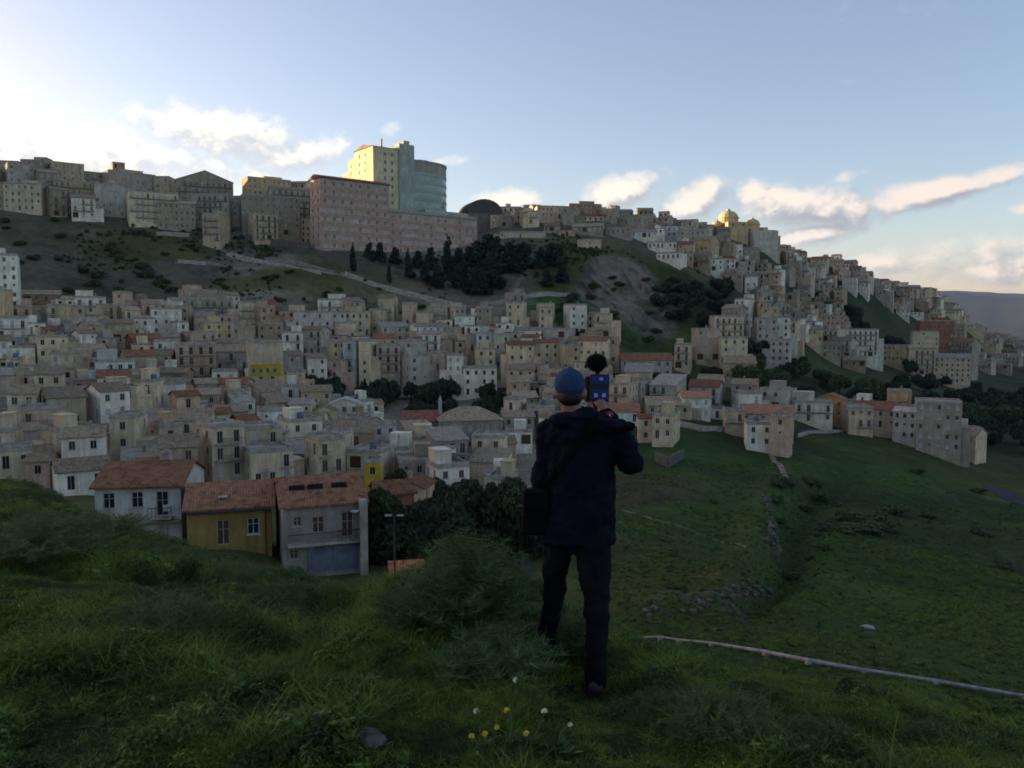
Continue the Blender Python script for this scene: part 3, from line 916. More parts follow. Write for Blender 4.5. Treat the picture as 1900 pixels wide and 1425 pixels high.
def house(x0, x1, ytop, R, colr, roof='f', rcol='g', yaw=None, zone='', depth=None, rr=None, name='house', label=None, near=False, win=True, storey=3.05, rise=None, tone=None, ops=None, extras=True):
    rr = rr or random.Random(int(x0 * 7 + ytop * 131 + R))
    pxm = (x0 + x1) / 2
    az_ = math.atan2(pxm - 950, F)
    ztop = P(pxm, ytop, R).z
    R = far(R)
    proj = (x1 - x0) / F * R * math.cos(az_)
    if yaw is None:
        yaw = rr.uniform(-24, 24)
    ya = R2D(yaw)
    d = depth or max(4.0, min(8.0 if 'lower town' in zone or 'lowest' in zone else 12.0, proj * rr.uniform(0.75, 1.05) + 1))
    w = (proj - d * abs(math.sin(ya))) / math.cos(ya)
    if w < proj * 0.6:
        yaw = math.copysign(6, yaw); ya = R2D(yaw)
        w = max(proj * 0.8, (proj - d * abs(math.sin(ya))) / math.cos(ya))
    rc = R + d / 2
    cx, cy = math.sin(az_) * rc, math.cos(az_) * rc
    rz = -az_ + ya
    cs, sn = math.cos(rz), math.sin(rz)
    loc2w = lambda u, v: (cx + u * cs - v * sn, cy + u * sn + v * cs)
    zc = [zt(*loc2w(u, v)) for u in (-w / 2, 0, w / 2) for v in (-d / 2, d / 2)]
    zb = min(zc) - 0.4
    zf = max(zt(*loc2w(u, -d / 2 - 0.3)) for u in (-w / 2, 0, w / 2))
    h = max(ztop - zb, (zf - zb) + 2.9)
    vis = h - (zf - zb)
    HIDX[0] += 1
    if zone and HIDX[0] in SKIP_HOUSES:          # stands wholly behind others
        HOUSES.append(dict(o=None, x=cx, y=cy, r=0.5 * math.hypot(w, d) * 0.72, label='x'))
        return
    if zone and HIDX[0] in MERGE_HOUSES:         # one of the crowd too small to pick out singly
        far_house(cx, cy, zb, rz, w, d, h, zf - zb, roof, COLR[colr], RC[rcol][1], rr)
        HOUSES.append(dict(o=None, x=cx, y=cy, r=0.5 * math.hypot(w, d) * 0.72, label='x'))
        return
    root = empty(name, (cx, cy, zb), rz)
    root['hid'] = HIDX[0]
    c0 = COLR[colr]
    j = rr.uniform(0.86, 1.12)
    cc = tuple(min(0.9, v * j * rr.uniform(0.96, 1.04)) for v in c0)
    if tone: cc = tone
    rows = max(1, int((vis + 0.5) / storey))
    cols = max(1, int(w / rr.uniform(2.2, 2.9)))
    X, Z = Vector((1, 0, 0)), Vector((0, 0, 1))
    kind0 = rr.choice(BASEKIND)
    wins = []
    def layout(Wd, ncol, face):
        ops = []
        balc = rr.random() < 0.35
        for r_ in range(rows):
            vt = h - 0.65 - r_ * storey
            ground = r_ == rows - 1
            for k in range(ncol):
                if rr.random() < (0.12 if face == 0 else 0.3):
                    continue
                uc = Wd * (k + 0.5) / ncol
                if ground and face == 0 and Wd > 5 and rr.random() < 0.25 and vis > 3.0:
                    if uc - 1.2 > 0.3 and uc + 1.2 < Wd - 0.3 and Wd / ncol > 2.7:
                        ops.append((uc - 1.2, uc + 1.2, vt - 2.4, vt, 'garage')); continue
                si = 1 if ((ground and rr.random() < 0.5) or (balc and not ground)) else (2 if rr.random() < 0.12 else 0)
                ww, hh = WSZ[si]
                if Wd / ncol < ww + 0.25 or vt - hh < 0.3:
                    continue
                ops.append((uc - ww / 2, uc + ww / 2, vt - hh, vt, si))
        return ops
    m = MB()
    gable = roof in 'gps'
    fr_ops = (layout(w, cols, 0) if win else []) if ops is None else [(u * w - WSZ[si][0] / 2, u * w + WSZ[si][0] / 2, h - t - WSZ[si][1], h - t, si) for (u, t, si) in ops]
    wall_with_openings(m, Vector((-w / 2, -d / 2, 0)), X, Z, w, h, [o[:4] for o in fr_ops], Vector((0, 1, 0)))
    side = 'l' if yaw > 0 else 'r'
    sd_ops = layout(d, max(1, int(d / 3.2)), 1) if (win and abs(yaw) > 8 and ops is None) else []
    Yv = Vector((0, 1, 0))
    if side == 'l':
        wall_with_openings(m, Vector((-w / 2, d / 2, 0)), -Yv, Z, d, h, [o[:4] for o in sd_ops], X)
        wall_with_openings(m, Vector((w / 2, -d / 2, 0)), Yv, Z, d, h, [], -X)
    else:
        wall_with_openings(m, Vector((w / 2, -d / 2, 0)), Yv, Z, d, h, [o[:4] for o in sd_ops], -X)
        wall_with_openings(m, Vector((-w / 2, d / 2, 0)), -Yv, Z, d, h, [], X)
    m.face([(w / 2, d / 2, 0), (-w / 2, d / 2, 0), (-w / 2, d / 2, h), (w / 2, d / 2, h)])
    if rise is None:
        rise = {'g': d * 0.5 * rr.uniform(0.30, 0.42), 'p': w * 0.5 * rr.uniform(0.34, 0.44), 's': d * 0.22, 'h': min(w, d) * 0.2, 'f': 0}[roof]
    if roof == 'g':
        for xx in (-w / 2, w / 2):
            m.face([(xx, -d / 2, h), (xx, d / 2, h), (xx, 0, h + rise)])
    elif roof == 'p':
        for yy in (-d / 2, d / 2):
            m.face([(-w / 2, yy, h), (w / 2, yy, h), (0, yy, h + rise)])
    elif roof == 's':
        for xx in (-w / 2, w / 2):
            m.face([(xx, -d / 2, h), (xx, d / 2, h), (xx, d / 2, h + rise)])
        m.face([(w / 2, d / 2, h), (-w / 2, d / 2, h), (-w / 2, d / 2, h + rise), (w / 2, d / 2, h + rise)])
    m.build('wall', ['plaster'], root, color=cc)
    link('roof', roof_mesh(roof, w, d, h, rise), root, color=tuple(v * q_ for v, q_ in zip(RC[rcol][1], [rr.uniform(0.75, 1.25)] * 3)))
    def put(ops, face):
        for o in ops:
            u, v = o[0], o[2]
            if face == 0:
                lc, rzz = (-w / 2 + u, -d / 2, v), 0.0
            elif side == 'l':
                lc, rzz = (-w / 2, d / 2 - u, v), -math.pi / 2
            else:
                lc, rzz = (w / 2, -d / 2 + u, v), math.pi / 2
            if o[4] == 'garage':
                link('door', GAR, root, lc, rzz)
            else:
                kd = kind0 if rr.random() < 0.7 else rr.choice(BASEKIND)
                if near:
                    fm_, pm_ = pane_of(WIN[kd, o[4]], *WSZ[o[4]])
                    link('pane', pm_, link('window', fm_, root, lc, rzz))
                else:
                    link('window', WIN[kd, o[4]], root, lc, rzz)
    put(fr_ops, 0); put(sd_ops, 1)
    # balconies under the tall window doors of the front
    byrow = {}
    for o in fr_ops:
        if o[4] == 1 and o[2] > (zf - zb) + 2.2:
            byrow.setdefault(round(o[2], 2), []).append(o)
    for v, os_ in byrow.items():
        u0 = min(o[0] for o in os_) - 0.5; u1 = max(o[1] for o in os_) + 0.5
        if u1 - u0 > 1:
            b = MB()
            b.box(u0 - w / 2, u1 - w / 2, -d / 2 - 1.0, -d / 2 - 0.002, v - 0.2, v - 0.04)
            bal = b.build('balcony', ['concrete'], root)
            b = MB()
            b.box(u0 - w / 2, u1 - w / 2, -d / 2 - 0.98, -d / 2 - 0.94, v + 0.86, v + 0.92)
            n = int((u1 - u0) / 0.30)
            for k in range(n + 1):
                xx = u0 - w / 2 + 0.02 + (u1 - u0 - 0.05) * k / max(1, n)
                b.box(xx, xx + 0.03, -d / 2 - 0.975, -d / 2 - 0.945, v - 0.04, v + 0.86)
            b.build('railing', ['rail_iron'], bal)
    tz = h + (0.22 if roof == 'f' else 0)
    if not extras:
        rr = random.Random(99); rr.random = lambda: 1.0
    if roof == 'f' and rr.random() < 0.25:
        link('water_tank', TANK, root, (rr.uniform(-w / 3, w / 3), rr.uniform(-0.1, d / 3), tz))
    if rr.random() < 0.5:
        zz = tz if roof == 'f' else h + rise * 0.55
        link('chimney', CHIM, root, (rr.uniform(-w / 3, w / 3), (rr.uniform(0, d / 4) if roof in 'f' else 0.0) , zz))
    if rr.random() < 0.65:
        link('antenna', ANT, root, (rr.uniform(-w / 3, w / 3), d * 0.05, h + (0.2 if roof == 'f' else rise * (0.9 if roof == 'g' else 0.3))), rr.uniform(0, 3))
    if extras and zone:
        r2 = random.Random(HIDX[0] * 31 + 5)
        if roof == 'f' and r2.random() < 0.3 and w > 4.5:
            rw, rd, rh = w * r2.uniform(0.35, 0.6), d * r2.uniform(0.4, 0.6), r2.uniform(2.1, 2.8)
            b = MB(); b.box(-rw / 2, rw / 2, -rd / 2, rd / 2, 0, rh); b.box(-rw / 2 - 0.12, rw / 2 + 0.12, -rd / 2 - 0.12, rd / 2 + 0.12, rh, rh + 0.16)
            rm = b.build('roof_room', ['plaster'], root, (r2.uniform(-1, 1) * (w - rw) / 2.3, (d - rd) / 2 - 0.25, h + 0.225), color=tuple(v * q_ for v, q_ in zip(cc, [r2.uniform(0.8, 1.1)] * 3)))
            link('window', WIN[kind0, 2], rm, (-rw * 0.25, -rd / 2, rh * 0.4))
        if r2.random() < 0.42 and w > 4:
            aw, ad, ah = r2.uniform(2.2, 4.0), d * r2.uniform(0.5, 0.8), (h - (zf - zb)) * r2.uniform(0.45, 0.8) + (zf - zb)
            sx = r2.choice((-1, 1))
            b = MB(); b.box(-aw / 2, aw / 2, -ad / 2, ad / 2, 0, ah); b.box(-aw / 2 - 0.15, aw / 2 + 0.15, -ad / 2 - 0.15, ad / 2 + 0.15, ah, ah + 0.15)
            an = b.build('annex', ['plaster'], root, (sx * (w / 2 + aw / 2 + 0.01), r2.uniform(-0.15, 0.1) * d, 0), color=tuple(v * q_ for v, q_ in zip(cc, [r2.uniform(0.75, 1.15)] * 3)))
            link('window', WIN[r2.choice(BASEKIND), 0], an, (-0.5, -ad / 2, ah - 2.1))
        if roof == 'f' and r2.random() < 0.5:
            b = MB(); b.box(-w / 2 - 0.05, w / 2 + 0.05, -d / 2 - 0.06, -d / 2 - 0.002, h - storey * 1.0 - 0.36, h - storey * 1.0 - 0.22); b.build('string_course', ['concrete'], root)
    rec = dict(o=root, x=cx, y=cy, r=0.5 * math.hypot(w, d) * 0.72, px=pxm, R=R, col=colr, roof=roof, rc=rcol, st=max(1, rows), zone=zone, label=label, w=w, d=d, h=h, rise=rise, zb=zb)
    HOUSES.append(rec)
    root['category'] = 'house'
    return rec

Z_SKY, Z_SKYF = 'on the left hilltop skyline', 'on the left hilltop below the skyline'
Z_MID, Z_TOPR = 'on the hilltop right of the big hospital', 'below the skyline above the rock bluff'
Z_C, Z_D = 'in the cluster at the right foot of the rock bluff', 'on the wooded slope far right'
Z_F = 'in the row along the top of the green valley'
Z_H1, Z_H2 = 'in the top row of the lower town', 'in the second row of the lower town'
Z_H3, Z_H4 = 'in the middle of the lower town', 'in the lowest part of the town'
T = {
 Z_SKY: [(8, 62, 301, 330, 'tan', 'f'), (58, 112, 300, 334, 'stone', 'f'), (108, 166, 305, 330, 'tan', 'f'), (166, 204, 322, 336, 'stone', 'f'), (205, 296, 322, 330, 'stone', 'f'),
         (219, 243, 303, 338, 'brown', 'f'), (298, 338, 330, 330, 'beige', 'f'), (338, 438, 336, 322, 'stone', 'p', 'b', 4), (458, 545, 333, 322, 'ochre', 'f', 'g', 16), (540, 586, 341, 326, 'stone', 'g', 'b')],
 Z_SKYF: [(-14, 32, 340, 308, 'stone', 'f'), (26, 98, 343, 306, 'beige', 'f'), (96, 134, 352, 304, 'stone', 'g', 'b'), (118, 192, 338, 312, 'tan', 'f'), (190, 248, 343, 310, 'grey', 'f'),
          (248, 336, 358, 298, 'cream', 'f', 'g', 6), (304, 372, 378, 296, 'stone', 'g', 't'), (366, 438, 362, 300, 'grey', 'f'), (384, 432, 398, 286, 'beige', 'f'), (438, 470, 370, 306, 'grey', 'f'),
          (452, 560, 366, 300, 'stone', 'f', 'g', 8), (505, 585, 352, 312, 'grey', 'g', 'b'), (146, 186, 368, 300, 'white', 'g', 'b'), (466, 520, 398, 290, 'beige', 'f')],
 Z_MID: [(925, 968, 388, 345, 'stone', 'g', 'b'), (960, 996, 386, 350, 'stone', 'f'), (990, 1056, 384, 335, 'cream', 'f', 'g', 10), (1046, 1112, 380, 348, 'brown', 'f', 'g', 14), (1108, 1172, 393, 345, 'stone', 'g', 'b'),
         (1128, 1180, 395, 358, 'stone', 'f'), (1168, 1216, 405, 352, 'stone', 'g', 't'), (1206, 1252, 406, 365, 'stone', 'f'), (1246, 1290, 412, 372, 'stone', 'g', 'b'), (1280, 1322, 418, 378, 'tan', 'f')],
 Z_TOPR: [(926, 1012, 432, 312, 'pink', 'f', 'g', 3), (1008, 1040, 418, 318, 'stone', 'g', 'b'), (1034, 1066, 428, 316, 'ochre', 'f'), (1060, 1122, 420, 318, 'stone', 'g', 't'), (1068, 1114, 446, 304, 'beige', 'f', 'g', 4), (1122, 1164, 432, 320, 'grey', 'f'), (1060, 1118, 402, 334, 'pink', 'g', 'r'),
          (1162, 1216, 430, 326, 'white', 'g', 'g'), (1196, 1252, 450, 318, 'white', 'f', 'g', 6), (1216, 1272, 472, 308, 'white', 'f'), (1250, 1312, 428, 340, 'grey', 'f'), (1268, 1330, 446, 335, 'ochre', 'g', 't'), (1140, 1200, 412, 338, 'stone', 'f'), (1214, 1270, 420, 345, 'pale blue', 'f')],
 Z_C: [(1252, 1284, 640, 226, 'beige', 'f', 'g', -5), (1282, 1334, 612, 236, 'beige', 'f', 'g', 12), (1330, 1386, 628, 232, 'cream', 'f', 'g', 10), (1314, 1378, 588, 256, 'cream', 'f', 'g', 14), (1338, 1384, 572, 268, 'stone', 'g', 'b'),
       (1362, 1398, 556, 284, 'white', 'f'), (1394, 1428, 562, 288, 'pink', 'f'), (1404, 1444, 572, 276, 'ochre', 'f'), (1398, 1440, 592, 262, 'grey', 'f'), (1432, 1464, 590, 268, 'white', 'f', 'g', 4), (1452, 1482, 596, 272, 'cream', 'f'),
       (1430, 1468, 632, 252, 'lilac', 'f', 'g', -4), (1340, 1402, 674, 218, 'tan', 'g', 'b', 5), (1150, 1246, 668, 200, 'grey', 'g', 'r', 3), (1160, 1212, 690, 188, 'beige', 's', 'g')],
 Z_D: [(1482, 1524, 602, 350, 'white', 'f'), (1514, 1563, 586, 372, 'pink', 'f'), (1510, 1566, 612, 345, 'cream', 'f'), (1562, 1626, 612, 358, 'white', 'f', 'g', 4), (1540, 1586, 632, 335, 'grey', 'g', 'b'), (1634, 1692, 642, 388, 'ochre', 'f'),
       (1690, 1738, 616, 408, 'beige', 'f', 'g', 8), (1688, 1734, 648, 385, 'cream', 'f'), (1734, 1798, 664, 395, 'beige', 'g', 'g', 6), (1700, 1764, 596, 470, 'brick red', 'f'), (1752, 1790, 602, 500, 'tan', 'f'), (1750, 1812, 634, 470, 'grey', 'g', 'r'), (1566, 1606, 668, 330, 'brown', 'g', 'b')],
 Z_F: [(1126, 1188, 764, 158, 'white', 'g', 'o', 4), (1184, 1214, 776, 146, 'beige', 'g', 'r', 5), (1212, 1264, 772, 143, 'cream', 'f', 'g', -14), (1192, 1282, 752, 166, 'tan', 'g', 't', 8), (1256, 1320, 738, 168, 'white', 'g', 'o', 14),
       (1318, 1346, 762, 174, 'white', 'f', 'g', 4), (1344, 1384, 764, 162, 'ochre', 'f', 'g', 6), (1376, 1474, 768, 168, 'beige', 'g', 'o', 4), (1384, 1438, 788, 152, 'white', 'f', 'g', 5), (1434, 1474, 774, 150, 'pink', 'f', 'g', -10),
       (1474, 1546, 748, 192, 'white', 'f', 'g', 4), (1518, 1572, 742, 202, 'orange', 'p', 'o', -6), (1588, 1664, 760, 202, 'cream', 'g', 'r', 3), (1650, 1692, 728, 214, 'orange', 'f', 'o', 4), (1664, 1712, 764, 198, 'grey', 'g', 'c', -12), (1704, 1784, 748, 196, 'stone', 'f', 'g', 5)],
 Z_H1: [(-20, 40, 474, 232, 'white', 'f', 'g', -6), (-10, 26, 540, 214, 'ochre', 'f'), (34, 114, 546, 242, 'brown', 'g', 'b'), (116, 146, 550, 238, 'cream', 'f'), (143, 197, 553, 234, 'white', 'f', 'g', 3), (198, 246, 574, 230, 'ochre', 'f'), (244, 290, 558, 240, 'brown', 'f'),
        (252, 338, 568, 236, 'grey', 'f'), (336, 404, 540, 248, 'pink', 'f'), (340, 432, 556, 238, 'stone', 'f', 'g', 3), (444, 487, 562, 236, 'cream', 'f', 'g', 4), (484, 524, 568, 238, 'brick red', 'f'), (520, 592, 578, 234, 'pink', 'f', 'g', 2), (546, 642, 580, 230, 'lilac', 'f', 'g', 2), (592, 652, 557, 244, 'white', 'f'), (640, 689, 580, 231, 'cream', 'f', 'g', -3),
        (0, 40, 582, 226, 'grey', 'f'), (40, 76, 578, 230, 'lilac', 'f'), (74, 120, 566, 236, 'tan', 'g', 'r'), (404, 446, 548, 246, 'white', 'g', 'b')],
 Z_H2: [(-8, 52, 606, 206, 'grey', 'f'), (48, 84, 600, 210, 'white', 'f'), (84, 130, 606, 208, 'lilac', 'f'), (124, 192, 604, 204, 'lilac', 'f'), (190, 246, 600, 208, 'tan', 'g', 'b'), (250, 288, 592, 212, 'white', 'f'), (284, 338, 574, 220, 'white', 'f'), (374, 434, 600, 214, 'ochre', 'f'), (340, 402, 618, 204, 'tan', 'f'), (236, 300, 628, 196, 'brick red', 'g', 'r'), (430, 480, 608, 212, 'beige', 'f'),
        (478, 526, 602, 214, 'brown', 'f'), (524, 562, 618, 208, 'white', 'f'), (560, 612, 612, 212, 'grey', 'g', 'b'), (610, 642, 634, 203, 'ochre', 'f'), (636, 670, 634, 201, 'pale blue', 'f'), (666, 700, 634, 199, 'cream', 'f'), (697, 742, 642, 200, 'pink', 'f', 'g', 2), (738, 792, 634, 206, 'pale green', 'f'), (744, 798, 662, 196, 'grey', 'f'), (784, 818, 620, 214, 'white', 'g', 'g'), (798, 832, 656, 198, 'pink', 'f'), (829, 860, 660, 194, 'white', 'f'),
        (858, 922, 684, 190, 'white', 'f', 'g', 3), (864, 888, 622, 212, 'pink', 'f'), (884, 918, 620, 208, 'pale blue', 'f'), (917, 946, 622, 204, 'pale green', 'f'), (938, 992, 640, 198, 'cream', 'g', 'r', 6), (988, 1038, 636, 202, 'beige', 'g', 'r'), (1034, 1078, 642, 200, 'ochre', 'f'), (1072, 1134, 632, 200, 'cream', 'g', 'r', -12), (1126, 1149, 628, 204, 'pink', 'f'),
        (948, 1004, 614, 224, 'white', 's', 'g'), (1008, 1068, 612, 226, 'lilac', 'f'), (698, 762, 606, 228, 'grey', 's', 'g'), (758, 832, 606, 226, 'white', 'g', 'g'), (828, 866, 610, 224, 'tan', 'f'), (900, 950, 608, 226, 'beige', 'g', 'r')],
 Z_H3: [(8, 44, 628, 190, 'lilac', 'f'), (40, 74, 640, 186, 'grey', 'f'), (71, 124, 626, 180, 'cream', 'f', 'g', 3), (140, 198, 648, 182, 'ochre', 'g', 't'), (132, 184, 668, 172, 'beige', 'f'), (178, 246, 672, 162, 'pale blue', 'f', 'g', 3), (244, 293, 688, 162, 'pale green', 'f', 'g', 2), (288, 334, 634, 186, 'white', 'f'), (326, 398, 640, 178, 'tan', 'f', 'g', 4), (296, 356, 692, 166, 'brown', 'g', 'b'), (394, 442, 690, 172, 'white', 'f'),
        (398, 462, 652, 184, 'grey', 'g', 'b'), (440, 470, 668, 178, 'lilac', 'f'), (520, 562, 660, 190, 'grey', 'g', 'b'), (560, 606, 664, 190, 'white', 'g', 'b'), (246, 290, 640, 186, 'beige', 'f'), (80, 136, 712, 152, 'grey', 'f'), (-10, 26, 668, 176, 'ochre', 'f'), (356, 400, 712, 160, 'stone', 'g', 't'), (396, 470, 712, 160, 'tan', 'g', 'r')],
 Z_H4: [(-20, 42, 762, 134, 'grey', 'f'), (38, 108, 764, 132, 'beige', 's', 'g', 3), (98, 166, 750, 138, 'pink', 'g', 'o', -14), (164, 232, 754, 142, 'brick red', 'g', 'r'), (226, 276, 758, 144, 'tan', 'g', 'r'), (272, 314, 768, 134, 'lilac', 'g', 'g', 4), (262, 334, 806, 120, 'white', 's', 'g'), (318, 350, 760, 144, 'beige', 'f'), (342, 380, 750, 142, 'cream', 'f'), (374, 424, 770, 134, 'mint', 'g', 'r'), (424, 470, 746, 146, 'white', 's', 'g'), (420, 480, 784, 132, 'brick red', 'g', 'r'),
        (474, 530, 764, 136, 'white', 'f', 'g', 5), (522, 562, 718, 154, 'pale blue', 'f'), (556, 614, 726, 150, 'tan', 'g', 'b'), (610, 668, 750, 144, 'mint', 'p', 'c', -4), (580, 626, 762, 142, 'beige', 'p', 'b'), (640, 676, 778, 136, 'tan', 'f'), (598, 692, 804, 122, 'tan', 's', 't', 4), (688, 734, 790, 126, 'lilac', 'f', 'g', 4), (528, 600, 792, 130, 'stone', 'g', 'b'), (488, 532, 806, 118, 'mint', 'f', 'g', -8), (446, 494, 816, 116, 'beige', 'g', 'r'),
        (386, 456, 832, 112, 'cream', 's', 'g'), (344, 398, 828, 110, 'white', 'g', 'r'), (-10, 50, 838, 104, 'cream', 'f', 'g', -3), (114, 172, 828, 114, 'ochre', 'g', 'o', 10), (162, 254, 808, 120, 'stone', 'g', 'g'), (222, 292, 858, 104, 'stone', 's', 'g'), (92, 192, 874, 94, 'white', 'g', 'b', 6), (42, 100, 856, 100, 'pink', 'g', 'b'), (760, 848, 814, 126, 'cream', 'f', 'g', 4), (728, 768, 824, 122, 'brick red', 'g', 'r'),
        (674, 707, 860, 100, 'yellow', 'f', 'g', -6), (684, 766, 916, 84, 'brick red', 'g', 'r', 10), (736, 806, 906, 90, 'pink', 'p', 'r', -16), (872, 958, 824, 130, 'beige', 'g', 'b', 8), (868, 952, 858, 116, 'cream', 's', 't'), (898, 962, 884, 108, 'white', 'f'), (938, 988, 802, 138, 'white', 'f'), (926, 992, 774, 148, 'grey', 'g', 'b'), (944, 998, 738, 164, 'stone', 'g', 't'), (998, 1052, 694, 180, 'ochre', 'g', 't'),
        (528, 584, 842, 110, 'grey', 's', 'g'), (590, 640, 846, 108, 'beige', 'g', 'b'), (0, 60, 800, 116, 'lilac', 'g', 'b'), (300, 350, 850, 106, 'stone', 'g', 'b'), (1050, 1110, 752, 160, 'beige', 'g', 'r'), (1000, 1060, 776, 146, 'white', 'g', 'b')],
}
for k_ in COLR:                      # Sicilian plaster and limestone are warm even where they read as grey
    c_ = COLR[k_]; COLR[k_] = (c_[0] * 1.38, c_[1] * 1.28, c_[2] * 1.08)
for zone, lst in T.items():
    for e in lst:
        e = list(e) + [None] * (8 - len(e))
        house(e[0], e[1], e[2], e[3], e[4], e[5], e[6] or 'g', e[7], zone)

# ---- more houses that fill the hill town where the photograph shows a dense crowd of walls
def fill(zone, pxr, Rr, n, cols, flat, hmin, hmax, wmin, wmax, keep, seed, gap=0.80):
    r = random.Random(seed)
    made = 0
    for _ in range(n * 30):
        if made >= n: break
        px = r.uniform(*pxr); R = r.uniform(*Rr)
        if not keep(px, R): continue
        a = math.atan2(px - 950, F)
        w = r.uniform(wmin, wmax)
        Rt = far(R)
        cx, cy = math.sin(a) * (Rt + 4), math.cos(a) * (Rt + 4)
        if occupied(cx, cy, w * gap * 0.6): continue
        z = zt(cx, cy)
        hh = r.uniform(hmin, hmax)
        half = w * 0.5 / (Rt * math.cos(a)) * F
        py = 712.5 - F * math.tan(math.atan2(z + hh, Rt * math.cos(a)) + TH)
        roof = 'f' if r.random() < flat else r.choice('ggs')
        house(px - half, px + half, py, R, r.choice(cols), roof, r.choice('brtbg'), None, zone, rr=random.Random(r.randrange(10**9)))
        made += 1
Z_R1, Z_R2, Z_R3 = 'on the crowded hillside under the domed church', 'along the descending skyline right of the church', 'in the far quarter at the right edge'
grey_mix = ['stone', 'stone', 'grey', 'beige', 'tan', 'stone', 'white', 'cream']
lin = lambda x, a, b, c, d: c + (d - c) * (x - a) / (b - a)
fill(Z_R1, (1265, 1560), (300, 470), 150, grey_mix, 0.6, 6, 10, 7, 12, lambda p, R: R > lin(p, 1270, 1560, 318, 330) and R < lin(p, 1270, 1560, 372, 480) and not (1300 < p < 1455 and R > 372), 3)
fill(Z_R2, (1440, 1780), (400, 760), 80, grey_mix + ['pink'], 0.55, 6, 10, 8, 14, lambda p, R: abs(R - lin(p, 1450, 1760, 440, 690)) < 60, 4)
fill(Z_R3, (1690, 1960), (480, 1050), 90, grey_mix + ['pink', 'pink', 'brick red'], 0.5, 6, 10, 10, 17, lambda p, R: R > lin(p, 1690, 1960, 480, 560), 5)
fill('on the flat ground of the upper left town', (-40, 580), (304, 348), 40, grey_mix, 0.7, 8, 15, 9, 14, lambda p, R: True, 6)
low_mix = ['beige', 'cream', 'white', 'beige', 'pink', 'white', 'tan', 'stone', 'cream', 'beige']
def keep_low(p, R):
    if 600 < p < 960 and 168 < R < 194: return False       # the dark trees above the convent
    if 700 < p < 940 and 138 < R < 172: return False       # the convent
    if R < 150 and p > 940: return False
    if R < 100 and p > 180: return False
    if 530 < p < 620 and 180 < R < 205: return False
    if 835 < p < 880 and R < 140: return False
    return True
fill('tucked into the terraces of the lower town', (-30, 1120), (98, 240), 190, low_mix, 0.62, 6.0, 10.5, 6, 10, keep_low, 7, 0.85)
fill('behind the green valley row', (1130, 1800), (165, 222), 34, ['white', 'cream', 'beige', 'pink', 'grey', 'beige'], 0.55, 6, 9.5, 9, 14, lambda p, R: abs(R - lin(p, 1130, 1800, 172, 216)) < 10, 9)
fill('on the ridge between the hospital and the church', (920, 1335), (318, 380), 60, grey_mix + ['beige', 'cream'], 0.7, 5.5, 9.0, 7, 12, lambda p, R: R > lin(p, 920, 1335, 322, 340), 8)
rec = house(458, 524, 636, 170, 'beige', 'f', 'g', 4, '', depth=9, rr=random.Random(3), ops=[(0.35, 9.3, 0), (0.68, 9.3, 0), (0.3, 0.8, 0)])
rec['label'] = 'tall windowless beige block with a bright yellow lower floor'
b = MB(); b.box(-rec['w'] / 2 + 0.5, rec['w'] / 2 - 0.3, -0.09, -0.003, 0, 3.6); b.build('painted_base', ['plaster'], rec['o'], (0, -rec['d'] / 2, rec['h'] - 9.9), color=(0.50, 0.40, 0.05))
for k_ in range(4):
    link('window', WIN['gs', 0], rec['o'], (-rec['w'] / 2 + 1.0 + k_ * rec['w'] * 0.2, -rec['d'] / 2 - 0.27, rec['h'] - 8.9))
print('houses', len(HOUSES))

if CROWD['f']:
    def m_crowd(N, b):
        at = N.n('ShaderNodeVertexColor', layer_name='paint')
        nz = N.noise(N.n('ShaderNodeNewGeometry').outputs['Position'], 0.5, 5, 0.6)
        base(b, N, N.mix(N.ramp(nz, 0.7, 0.35), at.outputs['Color'], N.mix(1.0, at.outputs['Color'], (0.62, 0.58, 0.53), 'MULTIPLY')), 0.92, 0.1)
    mat('crowd_plaster', m_crowd)
    me_ = bpy.data.meshes.new('distant_houses')
    me_.from_pydata(CROWD['v'], [], CROWD['f'])
    ca_ = me_.color_attributes.new('paint', 'FLOAT_COLOR', 'CORNER')
    ca_.data.foreach_set('color', np.concatenate([np.tile(np.array([*c, 1.0]), len(f)) for f, c in zip(CROWD['f'], CROWD['c'])]))
    me_.materials.append(MATS['crowd_plaster'])
    tag(link('distant_houses', me_), kind='stuff')

# ---------------------------------------------------------------- the three near houses below the crest
def named(rec, label, cat='house', name=None):
    rec['label'] = label
    rec['o']['category'] = cat
    if name: rec['o'].name = name
    return rec['o']

rec = house(176, 374, 902, 80, 'white', 'g', 'r', -17, '', depth=8.6, rr=random.Random(2), near=True, ops=[(0.16, 0.55, 0), (0.49, 0.5, 0), (0.78, 0.5, 1), (0.80, 3.7, 0), (0.45, 3.7, 0)], rise=1.55, tone=(0.60, 0.59, 0.56), extras=False)
o = named(rec, 'white near house with a dark red gable roof at the grassy crest')
b = MB(); b.box(-rec['w'] / 2, rec['w'] / 2, -rec['d'] / 2 - 0.6, -rec['d'] / 2 - 0.002, rec['h'] - 3.3, rec['h'] - 3.14); b.build('balcony', ['concrete'], o)
b = MB(); b.box(rec['w'] / 2 - 1.5, rec['w'] / 2 - 0.9, -rec['d'] / 2 - 0.3, -rec['d'] / 2 - 0.002, rec['h'] - 2.3, rec['h'] - 1.75); b.build('air_conditioner', ['frame_white'], o)
link('chimney', CHIM, o, (1.2, 0.6, rec['h'] + 1.0))

